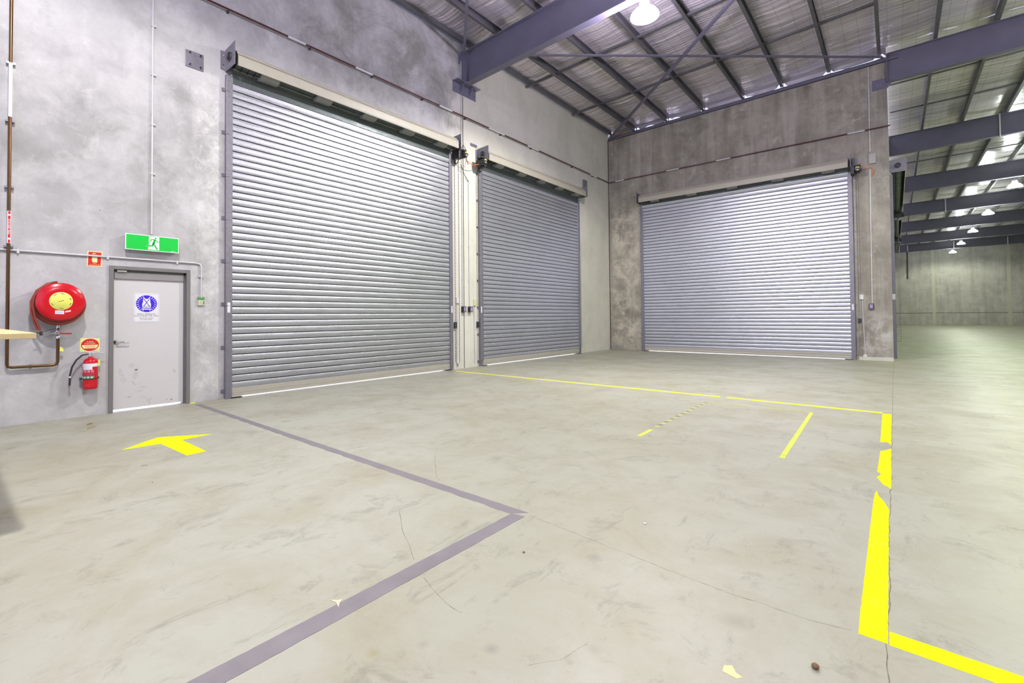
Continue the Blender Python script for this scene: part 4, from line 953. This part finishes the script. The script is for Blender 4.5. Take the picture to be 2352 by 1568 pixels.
# ------------------------------------------------------------------ floor paint and marks
def flat(name, pts, mat, label, cat, z=.0012, rag=None, parent=None, group=None):
    m = MB(); m.prism([(x, y, .0003) for x, y in pts], (0, 0, z-.0003)); o = m.build(name, mat, parent)
    if parent is None: tag(o, label, cat, group, 'thing')
    return o
def ragged(a, b_, n, amp, seed):
    out = []
    for k in range(n+1):
        t = k/n; v = amp*(noise.noise(Vector((t*n*.55, seed, 0)))+.4*noise.noise(Vector((t*n*2.1, seed, 5)))) if 0 < k < n else 0
        d = (Vector(b_)-Vector(a)).normalized(); out.append((a[0]+(b_[0]-a[0])*t-d.y*v, a[1]+(b_[1]-a[1])*t+d.x*v))
    return out
# grey painted line, two legs meeting at a corner
gl = empty('grey_floor_line', (-4, 2.65, 0), 'worn grey painted line from the exit door, turning a corner towards the viewer', 'floor line')
up = ragged((-8.35, 2.745), (-1.93, 2.665), 90, .006, 1); lo = ragged((-2.03, 2.575), (-8.35, 2.655), 110, .016, 2)
flat('paint_strip', up+lo, M_TAPE, None, None, .0010, parent=gl)
rr = ragged((-1.915, 2.60), (-1.905, .15), 60, .005, 3); ll = ragged((-2.02, .15), (-2.015, 2.585), 60, .005, 4)
flat('paint_strip', rr+ll, M_TAPE, None, None, .0013, parent=gl)
yl = empty('yellow_floor_line', (-4, 8.4, 0), 'thin yellow tape line crossing the floor from the wall between the roller doors', 'floor line')
flat('tape_strip', ragged((-8.27, 8.45), (-2.20, 8.445), 60, .006, 6)+ragged((-2.20, 8.36), (-8.27, 8.37), 60, .006, 7), M_YPT, None, None, parent=yl)
flat('tape_strip', ragged((-2.09, 8.445), (-.15, 8.42), 40, .006, 8)+ragged((-.15, 8.33), (-2.09, 8.36), 40, .006, 9), M_YPT, None, None, parent=yl)
yt = empty('thick_yellow_floor_line', (-.1, 5, 0), 'broad fluorescent yellow painted line along the floor joint, scuffed through in places', 'floor line')
flat('paint_strip', [(-.150,8.30),(-.056,8.335)]+ragged((-.056,8.30),(-.053,6.40),40,.006,10)+[(-.09,6.52),(-.136,6.468)]+ragged((-.140,6.5),(-.150,8.25),20,.003,11), M_YP, None, None, parent=yt)
flat('paint_strip', [(-.132,6.04),(-.09,6.12),(-.052,6.22)]+ragged((-.052,6.2),(-.046,4.79),30,.004,12)+[(-.07,4.85),(-.094,4.88),(-.125,5.02),(-.140,5.06),(-.118,5.15),(-.110,5.20),(-.138,5.24),(-.136,5.5)], M_YP, None, None, parent=yt)
flat('paint_strip', [(-.128,4.68),(-.115,4.55),(-.088,4.46),(-.056,4.29)]+ragged((-.056,4.28),(-.0475,2.548),70,.0035,13)+[(-.095,2.55),(-.142,2.552)]+ragged((-.144,2.7),(-.142,4.3),60,.0022,14)+[(-.139,4.6)], M_YP, None, None, parent=yt)
flat('paint_strip', ragged((-.0425,2.542),(3.2,2.44),120,.003,15)+ragged((3.2,2.56),(-.0425,2.650),120,.003,16), M_YP, None, None, parent=yt)
aw = [(-6.08,1.27),(-6.36,1.70),(-6.08,2.12),(-6.05,1.79),(-5.35,1.805),(-5.35,1.63),(-6.05,1.60)]
aw = [(-6.085,1.265),(-6.40,1.655),(-6.37,1.72),(-6.085,2.125),(-6.055,1.80),(-5.345,1.81),(-5.335,1.63),(-6.055,1.60)]
flat('yellow_floor_arrow', aw, worn_yellow('arrow_yellow', (.97,1.0,.0), .80), 'bright yellow painted arrow pointing at the exit door', 'floor arrow')
fr_ = empty('faded_floor_box', (-1.5, 6.5, 0), 'faded yellow taped rectangle with one hazard striped side on the floor', 'floor marking')
flat('tape_strip', [(-.855,5.30),(-.808,5.30),(-.862,7.80),(-.905,7.80)], M_YPF, None, None, parent=fr_)
flat('tape_strip', [(-.855,5.19),(-.805,5.19),(-.806,5.285),(-.855,5.28)], plain('lime_tape', (.62,.70,.06), .5), None, None, parent=fr_)
flat('tape_strip', [(-2.22,5.14),(-2.165,5.14),(-2.175,5.52),(-2.225,5.52)], M_YPF, None, None, parent=fr_)
for k in range(20):
    y = 5.68+k*.105; x = -2.21-.02*k/20
    flat('hazard_stripe', [(x-.022,y),(x+.026,y+.02),(x+.026,y+.072),(x-.022,y+.052)], M_YPF if k % 2 == 0 else M_HAZ, None, None, parent=fr_)
flat('tape_strip', ragged((-2.25,7.755),(-.88,7.865),30,.004,20)+ragged((-.88,7.835),(-2.25,7.735),30,.004,21), M_YPF, None, None, parent=fr_)

def crack(name, pts, w, mat, seed, label=None):
    P_ = [Vector((x, y, 0)) for x, y in pts]; fine = []
    for a, c_ in zip(P_, P_[1:]):
        n = max(2, int((c_-a).length/.02)); d_ = (c_-a).normalized(); s_ = Vector((-d_.y, d_.x, 0))
        for k in range(n): q = a+(c_-a)*k/n; fine.append((q+s_*.010*noise.noise(Vector((q.x*9, q.y*9, seed))), s_))
    m = MB(); vs = []
    for i, (q, s_) in enumerate(fine):
        ww = w*(.35+1.1*abs(noise.noise(Vector((i*.31, seed, 0))))); vs += [q-s_*ww+Vector((0,0,.0006)), q+s_*ww+Vector((0,0,.0006))]
    m.face_add(vs, [(2*k, 2*k+1, 2*k+3, 2*k+2) for k in range(len(fine)-1)])
    o = m.build(name, mat, recalc=False); o['kind'] = 'structure'
    return o
crack('floor_joint', [(XH-.008, -3), (XH-.010, YB)], .004, M_JOINT, 1)
crack('floor_joint', [(-1.91,2.635), (-1.174,2.563), (-.70,2.52), (-.326,2.527), (-.145,2.556)], .0022, M_CRACK, 2)
crack('floor_crack', [(-3.426,3.193), (-3.25,3.02), (-3.129,2.921), (-3.0,2.80), (-2.858,2.71)], .0022, M_CRACK, 3)
crack('floor_crack', [(-2.659,2.135), (-2.50,2.02), (-2.377,1.932), (-2.2,1.83), (-2.035,1.739)], .0022, M_CRACK, 4)
crack('floor_crack', [(-1.882,1.663), (-1.733,1.61), (-1.636,1.581), (-1.5,1.57)], .0016, M_CRACK, 5)
crack('floor_crack', [(-1.10,1.50), (-1.02,1.62), (-.98,1.78)], .0012, M_CRACK, 6)
crack('floor_joint', [(XW+.01, -3), (XW+.012, 1.6)], .007, M_CRACK, 7); crack('floor_joint', [(XW+.01, 2.67), (XW+.012, 3.15)], .007, M_CRACK, 8)
crack('floor_joint', [(XW+.01, 15.1), (XW+.012, YB)], .012, M_CRACK, 9); crack('floor_joint', [(XW+.01, YB-.01), (-7.3, YB-.01)], .012, M_CRACK, 10)

# loose debris
def blob(name, x, y, r, mat, label, cat, sq=.7):
    m = MB(); R_ = []
    for i in range(7):
        th = pi*i/6; R_.append([(x+r*sin(th)*cos(2*pi*k/12)*(1+.25*noise.noise(Vector((k, i, r*50)))), y+r*sin(th)*sin(2*pi*k/12), r*sq*(1-cos(th))+.0005) for k in range(12)])
    m.rings(R_, True, False); return tag(m.build(name, mat), label, cat, None, 'thing')
gn = blob('gum_nut', -.255, 2.195, .013, M_STONE, 'brown woody gum nut lying near the bottom of the joint', 'gum nut', .8)
MB().lathe((-.255, 2.188, .012), (0,-.9,.4), [(0,.005),(.012,.004),(.0121,.0)], 10).build('stalk', M_CRACK, gn)
def leaf(x, y, L, W, rot, mat, label, curl=.012):
    m = MB(); n = 8; vs = []
    for k in range(n+1):
        t = k/n; w = W*sin(pi*min(1, t*.95+.04))**.8; z = .002+curl*(sin(pi*t)*.6+t*.6)
        for s_ in (-1, 0, 1): px_, py_ = (t-.5)*L, s_*w/2; vs.append((x+px_*cos(rot)-py_*sin(rot), y+px_*sin(rot)+py_*cos(rot), z+abs(s_)*curl*.4))
    m.face_add(vs, [(3*k+j, 3*k+j+1, 3*k+j+4, 3*k+j+3) for k in range(n) for j in (0, 1)], True)
    m.face_add([(a, b2, c2-.0008) for a, b2, c2 in vs], [(3*k+j+3, 3*k+j+4, 3*k+j+1, 3*k+j) for k in range(n) for j in (0, 1)], True)
    tag(m.build('fallen_leaf', mat, recalc=False), label, 'leaf', None, 'thing')
leaf(-7.64, 1.276, .09, .04, 1.9, M_LEAFY, 'curled tan dry leaf on the floor before the wall below the extinguisher')
leaf(-7.86, 1.30, .06, .025, 1.5, plain('rust_leaf', (.35,.16,.06), .7), 'small rusty leaf fragment behind the curled dry leaf')
leaf(-5.26, 1.262, .05, .012, 1.3, M_LEAFG, 'thin dark green leaf on the floor near the yellow arrow', .004)
flat('paint_fleck', [(-.52,1.955),(-.47,1.95),(-.455,1.97),(-.48,1.98),(-.50,2.01),(-.525,1.99)], worn_yellow('fleck_yellow', (.78,.72,.35), .8), 'pale yellow paint fleck on the floor at the bottom edge', 'paint fleck')
flat('paint_chip', [(-2.075,1.24),(-2.03,1.25),(-1.99,1.235),(-2.02,1.262),(-2.03,1.285),(-2.045,1.262)], plain('chip_cream', (.62,.58,.42), .6), 'cream chip on the near leg of the grey painted line', 'paint chip', .003)
for k, (x, y, l_) in enumerate(((-4.676,1.179,'dark speck of grit on the floor below the yellow arrow'), (-1.63,2.2,'small dark grit lump beside the near leg of the grey line'), (-1.25,3.0,'pale chip of grit beyond the corner of the grey line'), (-2.1,5.2,'dark grit speck at the near end of the striped tape'))):
    blob('grit', x, y, .005+.002*(k % 3), M_SIGNW if k == 2 else M_STONE, l_, 'grit', .6)
# yellow corner patch at the exit door frame
flat('yellow_paint_patch', [(XW+.005,2.66),(XW+.09,2.66),(XW+.06,2.73),(XW+.005,2.74)], M_YP, 'small yellow paint patch at the right foot of the exit door frame', 'paint patch')
